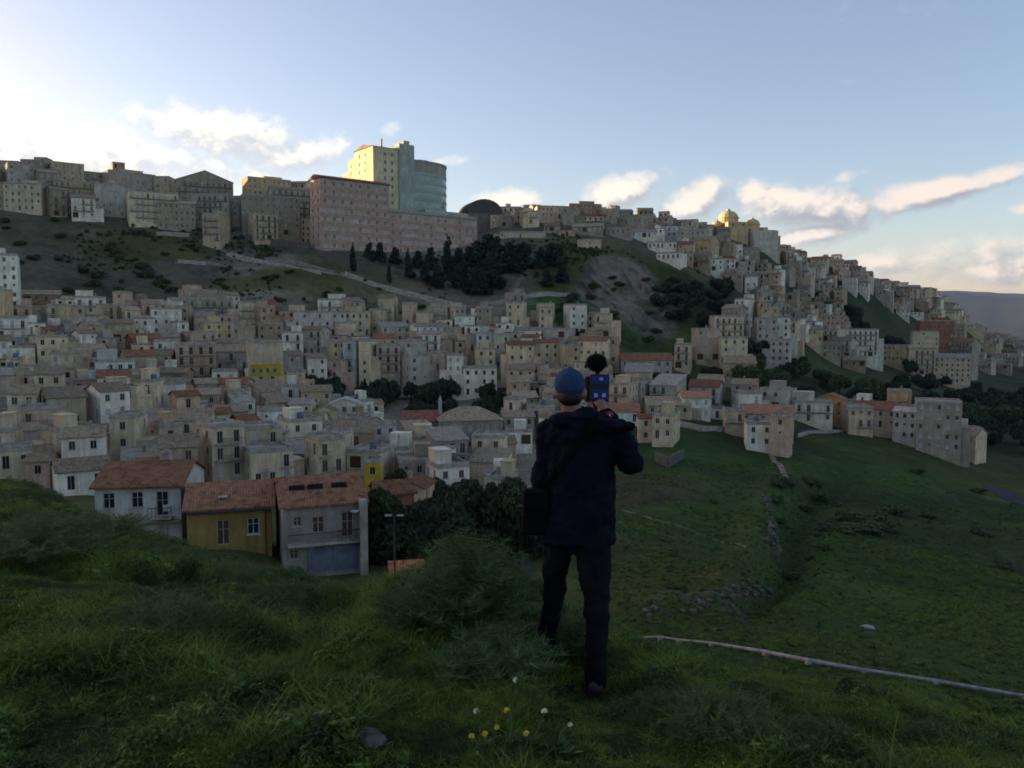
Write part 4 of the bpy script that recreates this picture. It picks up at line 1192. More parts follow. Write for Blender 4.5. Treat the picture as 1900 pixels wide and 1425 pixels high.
rec = house(343, 502, 942, 75, 'ochre', 'g', 'r', -3, '', depth=8.0, rr=random.Random(5), near=True, ops=[(0.42, 1.1, 1), (0.78, 1.1, 0)], rise=1.5, tone=(0.36, 0.255, 0.085), extras=False)
o = named(rec, 'mustard yellow near house with a brown-red roof between white and grey houses')
b = MB(); b.tube([(rec['w'] / 2 - 0.5, -rec['d'] / 2 - 0.07, 0.2), (rec['w'] / 2 - 0.5, -rec['d'] / 2 - 0.07, rec['h'] - 0.1)], 0.06, 6); b.build('drainpipe', ['shutter_brown'], o)
b = MB(); b.tube([(-rec['w'] / 2, -rec['d'] / 2 - 0.38, rec['h'] - 0.26), (rec['w'] / 2, -rec['d'] / 2 - 0.38, rec['h'] - 0.26)], 0.09, 6); b.build('gutter', ['rail_iron'], o)
b = MB(); b.box(-0.4, 0.4, -0.5, 0.3, 0, 0.10); b.build('skylight', ['metal_pale'], o, (-0.6, -2.6, rec['h'] + 0.68))
link('chimney', CHIM, o, (3.1, 0.4, rec['h'] + 1.0))

rec = house(500, 672, 936, 72, 'grey', 'g', 'r', 7, '', depth=8.2, rr=random.Random(8), near=True, ops=[(0.17, 1.0, 2), (0.42, 1.1, 0), (0.78, 0.9, 1), (0.12, 3.9, 2), (0.42, 3.8, 1)], rise=1.75, tone=(0.36, 0.33, 0.30), extras=False)
o = named(rec, 'tall grey-pink near house with orange-red roof, roof slots and a balcony')
w_, d_, h_ = rec['w'], rec['d'], rec['h']
b = MB(); b.box(-w_ / 2 + 0.3, w_ / 2 - 0.6, -d_ / 2 - 1.0, -d_ / 2 - 0.002, h_ - 3.45, h_ - 3.2); bal = b.build('balcony', ['concrete'], o)
b = MB()
b.box(-w_ / 2 + 0.3, w_ / 2 - 0.6, -d_ / 2 - 0.98, -d_ / 2 - 0.93, h_ - 2.36, h_ - 2.30)
for k in range(34):
    xx = -w_ / 2 + 0.32 + k * (w_ - 1.0) / 34
    b.box(xx, xx + 0.025, -d_ / 2 - 0.97, -d_ / 2 - 0.945, h_ - 3.2, h_ - 2.36)
b.build('railing', ['rail_iron'], bal)
b = MB(); b.box(w_ / 2 - 0.62, w_ / 2 + 0.05, -d_ / 2 - 1.1, -d_ / 2 + 0.002, 0, h_ + 0.25); b.build('end_pilaster', ['concrete'], o)
b = MB(); b.box(-1.15, 1.15, -0.06, 0.04, 0, 2.3); b.build('garage_door', ['tarp_blue'], o, (w_ * 0.26, -d_ / 2 - 0.01, h_ - 6.1))
b = MB(); b.box(-1.1, 1.1, -0.05, 0.03, 0, 2.1); b.build('banner', ['tarp_blue'], o, (-w_ * 0.06, -d_ / 2 - 0.01, h_ - 6.0))
b = MB(); b.tube([(0, 0, 0), (0, -0.55, 0.1)], 0.03, 4); b.lathe([(0.0, 0.0), (0.2, 0.03), (0.36, 0.12), (0.4, 0.2)], 12, (0, -0.6, 0.0)); b.build('satellite_dish', ['frame_white'], o, (w_ * 0.36, -d_ / 2 - 0.01, h_ - 0.9))
sl = rec['rise'] / (d_ / 2)
for k, fx in enumerate((-0.36, -0.30, -0.245, -0.13, -0.075, -0.02, 0.17, 0.225, 0.28)):
    y_ = -d_ / 2 * 0.52
    zz = h_ + rec['rise'] * (1 - 0.52)
    b = MB()
    b.box(-0.30, 0.30, -0.02, 0.25, 0.10, 0.62, 1); b.box(-0.25, 0.25, -0.035, -0.02, 0.16, 0.56, 0)
    b.build('dormer', ['glass', 'shutter_brown'], o, (fx * w_, y_, zz))

# ---------------------------------------------------------------- the big hospital on the hill
def hospital():
    O = Vector((-64.0, 272.6)); yaw = 38.0
    cu, su = math.cos(R2D(yaw)), math.sin(R2D(yaw))
    wpos = lambda u, v: (O.x + u * cu - v * su, O.y + u * su + v * cu)
    zb = 17.0
    kf = far(284) / 284.0
    root = empty('hospital', (O.x * kf, O.y * kf, zb * kf), R2D(yaw))
    root.scale = (kf, kf, kf)
    tag(root, 'huge stepped hospital block with sunlit cream tower and green glass corner', 'building')
    X, Z, Y = Vector((1, 0, 0)), Vector((0, 0, 1)), Vector((0, 1, 0))
    FL = 2.95
    def wing(u0, u1, v0, v1, ztop, nm, colr, left_face=True, first=0.9):
        h = ztop - zb
        m = MB()
        ops, pl = [], []
        rows = int((h - 1.0) / FL)
        n = int((u1 - u0) / 3.1)
        for r_ in range(rows):
            vt = h - first - r_ * FL
            for k in range(n):
                uc = (u1 - u0) * (k + 0.5) / n
                ops.append((uc - 0.5, uc + 0.5, vt - 1.45, vt))
        wall_with_openings(m, Vector((u0, v0, 0)), X, Z, u1 - u0, h, ops, Y)
        lops = []
        nl = max(1, int((v1 - v0) / 3.6))
        if left_face:
            for r_ in range(rows):
                vt = h - first - r_ * FL
                for k in range(nl):
                    uc = (v1 - v0) * (k + 0.5) / nl
                    lops.append((uc - 0.5, uc + 0.5, vt - 1.45, vt))
        wall_with_openings(m, Vector((u0, v1, 0)), -Y, Z, v1 - v0, h, lops, X)
        wall_with_openings(m, Vector((u1, v0, 0)), Y, Z, v1 - v0, h, [], -X)
        m.face([(u1, v1, 0), (u0, v1, 0), (u0, v1, h), (u1, v1, h)])
        m.face([(u0, v0, h), (u1, v0, h), (u1, v1, h), (u0, v1, h)])
        m.build(nm, ['plaster'], root, color=colr)
        for o_ in ops:
            link('window', WIN['cw' if rng.random() < 0.45 else 'dw', 0], root, (u0 + o_[0], v0, o_[2]))
        for o_ in lops:
            link('window', WIN['dw', 0], root, (u0, v1 - o_[0], o_[2]), -math.pi / 2)
        # brick bands between the window rows
        for r_ in range(rows):
            vb = h - first - r_ * FL - 1.62
            if vb - 1.45 < 0.2: continue
            b_ = MB()
            b_.box(u0 - 0.05, u1 + 0.05, v0 - 0.06, v0 - 0.003, vb - 1.40, vb)
            b_.box(u0 - 0.06, u0 - 0.003, v0, v1, vb - 1.40, vb)
            b_.build('brick_band', ['band_brick'], root)
        return h
    grey, pinkg = (0.33, 0.30, 0.28), (0.54, 0.46, 0.38)
    wing(0, 26, 0, 8.5, 48.6, 'left_wing', pinkg)
    wing(26.05, 64.5, 0.4, 11, 39.6, 'right_wing', pinkg, False)
    b = MB()
    b.box(-0.5, 26.5, -0.5, 9.0, 48.6 - zb + 0.005, 48.6 - zb + 0.25)
    hh = 48.6 - zb + 0.25
    b.face([(-0.5, -0.5, hh), (26.5, -0.5, hh), (26.5, 4.2, hh + 1.4), (-0.5, 4.2, hh + 1.4)])
    b.face([(26.5, 9.0, hh), (-0.5, 9.0, hh), (-0.5, 4.2, hh + 1.4), (26.5, 4.2, hh + 1.4)])
    b.face([(-0.5, -0.5, hh), (-0.5, 4.2, hh + 1.4), (-0.5, 9.0, hh)]); b.face([(26.5, -0.5, hh), (26.5, 9.0, hh), (26.5, 4.2, hh + 1.4)])
    b.build('wing_roof', ['roof_tile'], root, color=(0.22, 0.09, 0.06))
    b = MB()
    b.box(26, 64.9, 0.0, 11.4, 39.6 - zb + 0.003, 39.6 - zb + 0.3); b.box(26.2, 64.5, 0.4, 0.6, 39.6 - zb + 0.3, 39.6 - zb + 1.1)
    b.build('terrace_slab', ['concrete'], root)
    b = MB(); b.box(44, 63.5, 5, 11, 39.6 - zb + 0.31, 42.4 - zb); b.build('terrace_room', ['glass_green'], root)
    # cream tower
    cream = (0.76, 0.68, 0.44)
    def plain_box(nm, u0, u1, v0, v1, z0, z1, colr, matn='plaster', win=None):
        m = MB()
        h = z1 - z0
        fo, lo = [], []
        if win:
            for r_ in range(int(h / FL)):
                vt = h - 1.6 - r_ * FL
                if vt < 2: break
                for uc in win[0]: fo.append((uc - 0.5, uc + 0.5, vt - 1.45, vt))
                for uc in win[1]: lo.append((uc - 0.5, uc + 0.5, vt - 1.45, vt))
        z_ = z0 - zb
        wall_with_openings(m, Vector((u0, v0, z_)), X, Z, u1 - u0, h, fo, Y)
        wall_with_openings(m, Vector((u0, v1, z_)), -Y, Z, v1 - v0, h, lo, X)
        wall_with_openings(m, Vector((u1, v0, z_)), Y, Z, v1 - v0, h, [], -X)
        m.face([(u1, v1, z_), (u0, v1, z_), (u0, v1, z_ + h), (u1, v1, z_ + h)])
        m.face([(u0, v0, z_ + h), (u1, v0, z_ + h), (u1, v1, z_ + h), (u0, v1, z_ + h)])
        m.build(nm, [matn], root, color=colr)
        for o_ in fo: link('window', WIN['dw', 0], root, (u0 + o_[0], v0, z_ + o_[2]))
        for o_ in lo: link('window', WIN['ds', 0], root, (u0, v1 - o_[0], z_ + o_[2]), -math.pi / 2)
    plain_box('tower_front', 27.4, 38, 14, 29, 30, 65.0, cream, win=([5.0, 8.0], [4.5, 9.0]))
    plain_box('tower_middle', 27.4, 38, 29.02, 34, 30, 62.6, cream, win=([], [2.5]))
    plain_box('tower_back', 27.4, 38, 34.02, 39, 30, 58.5, cream, win=([], [2.5]))
    b = MB(); b.face([(27.1, 13.6, 65.02 - zb), (38.2, 13.6, 65.02 - zb), (38.2, 21, 66.6 - zb), (27.1, 21, 66.6 - zb)]); b.face([(38.2, 29.3, 65.02 - zb), (27.1, 29.3, 65.02 - zb), (27.1, 21, 66.6 - zb), (38.2, 21, 66.6 - zb)])
    b.face([(27.1, 13.6, 65.02 - zb), (27.1, 21, 66.6 - zb), (27.1, 29.3, 65.02 - zb)]); b.face([(38.2, 13.6, 65.02 - zb), (38.2, 29.3, 65.02 - zb), (38.2, 21, 66.6 - zb)])
    b.build('tower_roof', ['roof_tile'], root, color=(0.26, 0.17, 0.12))
    plain_box('stair_tower', 38.03, 44.5, 13.2, 22, 30, 67.2, (0.44, 0.50, 0.44), win=None)
    b = MB(); b.box(41.0, 43.5, 15, 19, 67.2 - zb, 68.9 - zb); b.box(33.0, 33.6, 18, 18.6, 65.8 - zb, 69.0 - zb); b.build('roof_plant', ['concrete'], root)
    # curved glass bay
    def bay(nm, z0, z1, grow, matn, colr=None):
        m = MB()
        pts = [(44.52, 14 - grow), (53, 14 - grow)]
        for k in range(1, 11):
            t = -math.pi / 2 + (math.pi / 2) * k / 10
            pts.append((53 + (12 + grow) * math.cos(t), 26 + (12 + grow) * math.sin(t)))
        pts += [(65 + grow, 34), (44.52, 34)]
        for a_, b_ in zip(pts, pts[1:] + pts[:1]):
            m.face([(a_[0], a_[1], z0 - zb), (b_[0], b_[1], z0 - zb), (b_[0], b_[1], z1 - zb), (a_[0], a_[1], z1 - zb)])
        m.face([(p[0], p[1], z1 - zb) for p in pts]); m.face([(p[0], p[1], z0 - zb) for p in pts[::-1]])
        m.build(nm, [matn], root, color=colr)
    z = 38.5
    bay('bay_base', 28, 38.48, 0, 'plaster', (0.36, 0.36, 0.33))
    k = 0
    while z < 56:
        bay('glass_band', z, z + 2.0, 0, 'glass_green')
        bay('sill_band', z + 2.02, z + 3.2, 0.12, 'plaster', (0.44, 0.49, 0.44))
        z += 3.22; k += 1
    bay('bay_crown', z, 61.5, 0, 'plaster', (0.42, 0.40, 0.34))
    bay('bay_cornice', 61.52, 62.2, 0.25, 'concrete')
    b = MB(); b.lathe([(4.5, 0), (4.5, 1.6), (0, 2.4)], 16, (53, 24, 62.22 - zb)); b.build('roof_lantern', ['concrete'], root)
    HOUSES.append(dict(o=root, x=wpos(30, 8)[0] * kf, y=wpos(30, 8)[1] * kf, r=40, px=730, R=290, label='x', keep=True))
hospital()

# ---------------------------------------------------------------- domed church on the right hilltop
def church():
    R = 408
    c = P(1368, 470, R)
    kf = far(R) / R * 1.35
    zb = zt(c.x, c.y) - 5.0
    a = math.atan2(c.x, c.y)
    root = empty('church', (c.x, c.y, zb), -a + R2D(24))
    root.scale = (kf, kf, 1)
    tag(root, 'sunlit golden church with a tall dome and smaller domes on the hilltop', 'church')
    zz = lambda py: P(1368, py - 8, R).z - zb
    col = (0.70, 0.53, 0.30)
    def blk(nm, x0, x1, y0, y1, z0, z1, colr=col, windows=0):
        m = MB(); w = x1 - x0; h = z1 - z0
        ops = [((k + 0.5) * w / windows - 0.5, (k + 0.5) * w / windows + 0.5, h - 2.6, h - 1.15) for k in range(windows)]
        X, Y, Z = Vector((1, 0, 0)), Vector((0, 1, 0)), Vector((0, 0, 1))
        wall_with_openings(m, Vector((x0, y0, z0)), X, Z, w, h, ops, Y)
        wall_with_openings(m, Vector((x0, y1, z0)), -Y, Z, y1 - y0, h, [], X)
        wall_with_openings(m, Vector((x1, y0, z0)), Y, Z, y1 - y0, h, [], -X)
        m.face([(x1, y1, z0), (x0, y1, z0), (x0, y1, z1), (x1, y1, z1)])
        m.face([(x0, y0, z1), (x1, y0, z1), (x1, y1, z1), (x0, y1, z1)])
        m.build(nm, ['plaster'], root, color=colr)
        for o_ in ops: link('window', WIN['ds', 0], root, (x0 + o_[0], y0, z0 + o_[2]))
    blk('nave', -13.5, 9, -5, 9, -16, zz(432), windows=5)
    blk('transept', -6.5, 1.0, -6.5, 9.5, -16, zz(424), windows=2)
    blk('choir', 9.02, 12.5, -4, 6, -16, zz(436))
    blk('forecourt_wall', 2, 11, -9, -5.02, -16, zz(440), (0.66, 0.62, 0.52))
    def dome(nm, x, y, r, zbase, zdrum, ztop_):
        m = MB()
        prof = [(r * 1.08, zbase), (r * 1.08, zbase + 0.5), (r, zbase + 0.5), (r, zdrum - 0.4), (r * 1.1, zdrum - 0.4), (r * 1.1, zdrum)]
        hgt = ztop_ - zdrum
        for k in range(7):
            t = k / 6 * math.pi / 2 * 0.93
            prof.append((r * math.cos(t), zdrum + hgt * 0.8 * math.sin(t)))
        prof += [(r * 0.2, zdrum + hgt * 0.82), (r * 0.2, zdrum + hgt * 0.95), (0, ztop_)]
        m.lathe(prof, 16, (x, y, 0))
        m.build(nm, ['plaster'], root, color=col, smooth=False)
    dome('dome', -3.0, 1.5, 3.5, zz(424) + 0.01, zz(412), zz(395))
    dome('side_dome', 6.2, 1.5, 2.6, zz(432) + 0.01, zz(423), zz(410))
    dome('apse_dome', -8.2, -1.0, 1.9, zz(432) + 0.01, zz(427), zz(417))
    m = MB()
    m.face([(-13.8, -5.3, zz(432) + 0.02), (-6.52, -5.3, zz(432) + 0.02), (-6.52, 2, zz(427)), (-13.8, 2, zz(427))]); m.face([(-6.52, 9.3, zz(432) + 0.02), (-13.8, 9.3, zz(432) + 0.02), (-13.8, 2, zz(427)), (-6.52, 2, zz(427))])
    m.build('nave_roof', ['roof_tile'], root, color=(0.30, 0.20, 0.12))
    HOUSES.append(dict(o=root, x=c.x, y=c.y, r=12, px=1368, R=R, label='x', keep=True))
church()
rec = house(1410, 1442, 440, 405, 'beige', 'f', 'g', 12, '', depth=14, win=True); named(rec, 'square beige block standing right beside the domed church')

# ---------------------------------------------------------------- vaulted hall, bastion, convent, viaduct
def vault_hall():
    a = math.atan2(892 - 950, F); R = 335
    x, y = math.sin(a) * far(R), math.cos(a) * far(R)
    zb = zt(x, y) - 2
    root = empty('vaulted_hall', (x, y, zb), -a + R2D(20))
    root.scale = (1.36, 1.36, 1)
    tag(root, 'dark hall with a rounded vault roof right of the hospital', 'building')
    h = P(892, 398, R).z - zb; top = P(892, 373, R).z - zb
    w, d = 15.0, 12.0
    m = MB(); m.box(-w / 2, w / 2, -d / 2, d / 2, 0, h)
    m.build('wall', ['plaster'], root, color=(0.22, 0.20, 0.17))
    m = MB(); n = 12
    arc = [(-(w / 2 + 0.4) * math.cos(math.pi * k / n), h + 0.01 + (top - h) * math.sin(math.pi * k / n)) for k in range(n + 1)]
    for p, q in zip(arc[:-1], arc[1:]):
        m.face([(p[0], -d / 2 - 0.3, p[1]), (q[0], -d / 2 - 0.3, q[1]), (q[0], d / 2 + 0.3, q[1]), (p[0], d / 2 + 0.3, p[1])])
    for yy in (-d / 2 - 0.3, d / 2 + 0.3):
        m.face([(p[0], yy, p[1]) for p in arc])
    m.build('vault_roof', ['roof_tile'], root, color=(0.10, 0.09, 0.08))
    for k in range(3):
        b = MB(); b.box(-0.8, 0.8, -0.08, -0.003, 0, 2.2); b.build('window', ['glass'], root, (-4.5 + 4.5 * k, -d / 2, h - 3.4))
    HOUSES.append(dict(o=root, x=x, y=y, r=8, px=892, R=R, label='x', keep=True))
vault_hall()

def bastion():
    a = math.atan2(1057 - 950, F); R = 292
    x, y = math.sin(a) * far(R), math.cos(a) * far(R)
    zb = P(1057, 528, R).z
    root = empty('bastion', (x, y, zb), -a)
    root.scale = (1.36, 1.36, 1)
    tag(root, 'pale rounded bastion tower jutting out above the dark pines', 'tower')
    top = P(1057, 484, R).z - zb
    m = MB(); m.lathe([(1.2, -4), (1.6, 0), (3.1, 2.6), (3.7, 4.2), (3.7, top), (3.9, top), (3.9, top + 0.3), (0, top + 0.3)], 18)
    m.build('wall', ['plaster'], root, color=(0.50, 0.48, 0.42))
    m = MB(); m.lathe([(3.95, top - 2.9), (3.95, top - 2.7), (3.72, top - 2.7)], 18); m.build('string_course', ['concrete'], root)
    for k in range(5):
        t = -math.pi / 2 + (k - 2) * 0.42
        b = MB(); b.box(-0.42, 0.42, -0.10, 0.02, 0, 1.3); b.build('window', ['glass'], root, (3.66 * math.cos(t), 3.66 * math.sin(t), top - 2.0), t + math.pi / 2)
    HOUSES.append(dict(o=root, x=x, y=y, r=5, px=1057, R=R, label='x', keep=True))
bastion()

def convent():
    rec = house(806, 934, 780, 145, 'stone', 'h', 't', 6, '', depth=12, rr=random.Random(4), rise=3.0, tone=(0.34, 0.32, 0.27), extras=False,
                ops=[(f, 1.3, 0) for f in (0.08, 0.2, 0.34, 0.48, 0.62, 0.75, 0.88)] + [(f, 5.6, 0) for f in (0.34, 0.48, 0.62, 0.75)])
    o = named(rec, 'long stone convent with a tan hipped roof and a mint belfry', 'convent', 'convent')
    w, d, h = rec['w'], rec['d'], rec['h']
    m = MB(); m.box(-w / 2 - 9.5, -w / 2 - 0.02, -1, 9, 0, h - 0.5); m.build('side_wing_wall', ['plaster'], o, color=(0.30, 0.27, 0.22))
    m = MB()
    for s in (-1, 1):
        m.face([(-w / 2 - 9.9, 4 + s * 5.4, h - 0.6), (-w / 2 + 1.5, 4 + s * 5.4, h - 0.6), (-w / 2 + 1.5, 4, h + 1.9), (-w / 2 - 9.9, 4, h + 1.9)])
    m.face([(-w / 2 - 9.9, -1.4, h - 0.6), (-w / 2 - 9.9, 9.4, h - 0.6), (-w / 2 - 9.9, 4, h + 1.9)])
    m.build('side_wing_roof', ['roof_tile'], o, color=(0.26, 0.11, 0.08))
    m = MB(); m.box(-0.45, 0.45, -0.45, 0.45, 0, 3.6); m.box(-0.6, 0.6, -0.6, 0.6, 3.6, 3.8); m.lathe([(0.5, 3.8), (0.35, 4.6), (0.0, 5.6)], 4)
    m.build('belfry', ['plaster'], o, (-w / 2 + 0.8, 2.5, h + 0.6), color=(0.36, 0.46, 0.40))
    for k, fx in enumerate((-0.9, -2.6)):
        b = MB(); b.box(-0.5, 0.5, -0.05, 0.0, 0, 1.9); b.build('doorway', ['glass'], o, (-w / 2 - 1 + fx, -1.003, h - 3.2))
convent()

def viaduct():
    R = 160
    root_p = pt_at(38, R)
    zb = min(pt_at(px, R).z for px in (-30, 0, 40, 84)) - 0.5
    a = math.atan2(38 - 950, F)
    root = empty('viaduct', (root_p.x, root_p.y, zb), -a)
    root.scale = (1.27, 1.27, 1)
    tag(root, 'grey road viaduct on thick white pillars at the left edge', 'bridge')
    top = P(38, 702, R).z - zb
    m = MB(); m.box(-12, 5.4, -0.2, 3.6, top - 1.0, top); m.box(-12, 5.4, -0.25, -0.1, top, top + 0.8); m.build('deck', ['concrete'], root)
    for x in (-11, -8.2, -5.6, -3.05, -0.5, 1.9, 4.1):
        m = MB(); m.box(-0.72, 0.72, 0, 1.2, 0, top - 1.003); m.box(-0.85, 0.85, -0.12, 1.3, top - 1.5, top - 1.004); m.build('pillar', ['plaster'], root, (x, 0.2, 0), color=(0.55, 0.55, 0.54))
    m = MB(); m.box(-12, 5.4, 3.0, 3.4, 0, top - 1.003); m.build('back_wall', ['plaster'], root, color=(0.14, 0.13, 0.12))  # dark sheet painting the shade in the gaps behind the pillars
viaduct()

# ---------------------------------------------------------------- small structures
def retaining(pix, h, label, name='retaining_wall', th=0.5, matn='stone', lift=0.0):
    pts = [GH(*p) for p in pix]
    m = MB()
    for a, b in zip(pts[:-1], pts[1:]):
        dv = Vector((b.x - a.x, b.y - a.y)).normalized(); n = Vector((-dv.y, dv.x)) * th / 2
        za, zb_ = zt(a.x, a.y), zt(b.x, b.y)
        A = [(a.x + n.x, a.y + n.y), (a.x - n.x, a.y - n.y), (b.x - n.x, b.y - n.y), (b.x + n.x, b.y + n.y)]
        lo = [za - 1.2, za - 1.2, zb_ - 1.2, zb_ - 1.2]; hi = [za + h, za + h, zb_ + h, zb_ + h]
        V = [(p[0], p[1], z) for p, z in zip(A, lo)] + [(p[0], p[1], z) for p, z in zip(A, hi)]
        for f in ((0, 1, 5, 4), (1, 2, 6, 5), (2, 3, 7, 6), (3, 0, 4, 7), (4, 5, 6, 7)):
            m.face([V[i] for i in f])
    o = m.build(name, [matn])
    return tag(o, label, 'wall', kind='thing')
retaining([(1262, 792), (1300, 800), (1345, 802)], 1.6, 'grey retaining wall under the white house in the valley row', matn='concrete')
retaining([(1216, 856), (1240, 868), (1268, 852)], 2.2, 'pale terrace wall at the foot of the cream corner house', matn='stone')
retaining([(1480, 812), (1500, 806), (1600, 801), (1700, 799), (1790, 794)], 1.0, 'long pale roadside wall above the green valley', matn='concrete')
retaining([(290, 437), (352, 442)], 1.8, 'short pale wall on the slope below the left hilltop', matn='concrete')
retaining([(330, 488), (384, 492)], 1.5, 'lower pale wall segment beside the dirt track on the left slope', matn='concrete')

retaining([(640, 514), (700, 533), (780, 556), (866, 576)], 2.0, 'long grey wall under the dirt track below the pine grove', matn='concrete')
retaining([(880, 577), (940, 562), (1004, 550), (1058, 552)], 1.8, 'pale bank wall where the dirt track bends right of the pines', matn='concrete')
retaining([(420, 474), (510, 494), (596, 512)], 1.6, 'grey wall below the dirt track left of the pines', matn='concrete')
retaining([(588, 474), (650, 486), (720, 492)], 2.6, 'stone terrace wall at the foot of the hospital')
retaining([(150, 506), (240, 528), (330, 552)], 1.6, 'dry stone terrace wall above the roofs of the left town')
retaining([(455, 448), (520, 458), (575, 462)], 3.0, 'high stone wall below the last houses left of the hospital')
def shed():
    R = 62
    p = pt_at(752, R)
    root = empty('garden_shed', (p.x, p.y, p.z - 0.3), R2D(12))
    tag(root, 'little shed with bright orange tiled roof behind the fennel bush', 'shed')
    h = P(752, 1084, R).z - p.z + 0.3
    m = MB(); m.box(-1.3, 1.3, -1.3, 1.3, 0, h); m.build('wall', ['plaster'], root, color=(0.35, 0.30, 0.25))
    m = MB()
    z0, z1 = h + 0.02, h + 1.5
    m.face([(-1.45, -1.5, z0), (1.45, -1.5, z0), (1.45, 1.5, z1), (-1.45, 1.5, z1)])
    m.face([(-1.45, -1.5, z0 - 0.12), (-1.45, 1.5, z1 - 0.12), (1.45, 1.5, z1 - 0.12), (1.45, -1.5, z0 - 0.12)])
    for xx in (-1.45, 1.45): m.face([(xx, -1.5, z0 - 0.12), (xx, 1.5, z1 - 0.12), (xx, 1.5, z1), (xx, -1.5, z0)])
    m.face([(-1.45, -1.5, z0 - 0.12), (1.45, -1.5, z0 - 0.12), (1.45, -1.5, z0), (-1.45, -1.5, z0)])
    m.build('roof', ['roof_tile'], root, color=(0.40, 0.16, 0.08))
    m = MB(); m.box(-0.4, 0.4, -0.05, -0.003, 0, 1.9); m.build('door', ['shutter_brown'], root, (0.3, -1.3, 0.3))
shed()

def street_lamp():
    R = 60
    p = pt_at(728, R)
    root = empty('street_lamp', (p.x, p.y, p.z))
    tag(root, 'black street lamp with two pale heads before the dark trees', 'street lamp')
    h = P(728, 957, R).z - p.z
    m = MB(); m.tube([(0, 0, 0), (0, 0, 0.8), (0, 0, h)], [0.12, 0.09, 0.06], 8); m.build('post', ['rail_iron'], root)
    m = MB(); m.tube([(-0.45, 0, h - 0.05), (0, 0, h), (0.45, 0, h - 0.05)], 0.03, 6); m.build('arm', ['rail_iron'], root)
    for s in (-1, 1):
        m = MB(); m.box(-0.26, 0.26, -0.12, 0.12, 0, 0.09); m.box(-0.2, 0.2, -0.09, 0.09, -0.03, 0); m.build('lamp_head', ['metal_pale'], root, (s * 0.45, 0, h - 0.02))
street_lamp()

def fence_post(px, R, hpost, label):
    p = pt_at(px, R)
    m = MB(); m.tube([(0, 0, -0.3), (0.02, 0, hpost * 0.5), (0, 0, hpost)], [0.09, 0.08, 0.075], 6); m.lathe([(0.1, hpost), (0.06, hpost + 0.08), (0, hpost + 0.1)], 6)
    o = m.build('fence_post', ['metal_pale'], None, p)
    return tag(o, label, 'post', 'pale posts along the lower street')
for px, R, nm in ((762, 66, 'first'), (792, 66, 'second'), (868, 66, 'third'), (886, 66, 'fourth'), (902, 66, 'fifth')):
    fence_post(px, R, 1.6, 'short pale post by the lower street, %s from the left' % nm)

# ---- labels that single out each house
NUM = {1: 'one', 2: 'two', 3: 'three', 4: 'four', 5: 'five', 6: 'six', 7: 'seven', 8: 'eight', 9: 'nine'}
ONES = ['first', 'second', 'third', 'fourth', 'fifth', 'sixth', 'seventh', 'eighth', 'ninth', 'tenth', 'eleventh', 'twelfth', 'thirteenth', 'fourteenth', 'fifteenth', 'sixteenth', 'seventeenth', 'eighteenth', 'nineteenth', 'twentieth']
ORD = ONES + ['%s-%s' % (t_, ONES[k_]) for t_ in ('twenty', 'thirty', 'forty', 'fifty') for k_ in range(9)]
SHORT = {'of the lower town': 'of lower town', 'on the crowded hillside under the domed church': 'under the church', 'along the descending skyline right of the church': 'on skyline right of church',
         'in the far quarter at the right edge': 'in the far right quarter', 'in the row along the top of the green valley': 'in the green valley row', 'tucked into the terraces': 'among terraces', 'among terraces of lower town': 'among the terraces',
         'in the cluster at the right foot of the rock bluff': 'right below the rock bluff', 'on the hilltop right of the big hospital': 'right of the hospital', 'below the skyline above the rock bluff': 'above the rock bluff',
         'on the left hilltop below the skyline': 'below left hilltop skyline', 'on the flat ground of the upper left town': 'in upper left town', 'on the left hilltop skyline': 'on left hilltop skyline', 'on the wooded slope far right': 'on far right slope', 'on the ridge between the hospital and the church': 'on the ridge left of church'}
def shorten(t):
    for a_, b_ in SHORT.items(): t = t.replace(a_, b_)
    return t
def describe():
    groups = {}
    for h in HOUSES:
        if h.get('label'):
            if h['label'] != 'x' and h['o'] is not None: h['o']['label'] = h['label']
            continue
        roof = {'f': 'flat roof', 'g': RC[h['rc']][0] + ' roof', 'p': RC[h['rc']][0] + ' gable', 's': 'sloping roof', 'h': 'hipped roof'}[h['roof']]
        h['desc'] = '%s %s-storey house with %s' % (h['col'], NUM.get(h['st'], 'many'), roof)
        h['o']['group'] = 'houses ' + h['zone']
        groups.setdefault((h['zone'], h['desc']), []).append(h)
    for (zone, desc), hs in groups.items():
        hs.sort(key=lambda h: h['px'])
        for k, h in enumerate(hs):
            t = desc + ' ' + zone if len(hs) == 1 else '%s %s, %s from left' % (desc, shorten(zone), ORD[k])
            t = t if len(t.split()) <= 16 else shorten(t)
            h['o']['label'] = t if len(t.split()) <= 16 else t.replace('house with ', '').replace(' from left', '')
describe()

# ---------------------------------------------------------------- trees
def leaf_cloud(n, centres, size, r, squash=1.0, up=0.0):
    """n leaf clumps on and inside blobs (x, y, z, radius): each a small bent quad"""
    c = np.array(centres)
    w = c[:, 3] ** 2; w = w / w.sum()
    k = r.choice(len(c), n, p=w)
    d = r.normal(size=(n, 3)); d /= np.linalg.norm(d, axis=1)[:, None]
    rad = c[k, 3] * (0.55 + 0.5 * r.rand(n) ** 0.6)
    p = c[k, :3] + d * rad[:, None] * np.array([1, 1, squash])
    nrm = d + 0.9 * r.normal(size=(n, 3)); nrm[:, 2] += up
    nrm /= np.linalg.norm(nrm, axis=1)[:, None]
    t = np.cross(nrm, r.normal(size=(n, 3))); t /= np.linalg.norm(t, axis=1)[:, None]
    b = np.cross(nrm, t)
    s = size * (0.6 + 0.9 * r.rand(n))[:, None]
    v = np.stack([p - t * s, p + b * s * 0.45 + nrm * s * 0.15, p + t * s, p - b * s * 0.45 + nrm * s * 0.15], 1).reshape(-1, 3)
    f = np.arange(n * 4).reshape(n, 4)
    return v, f

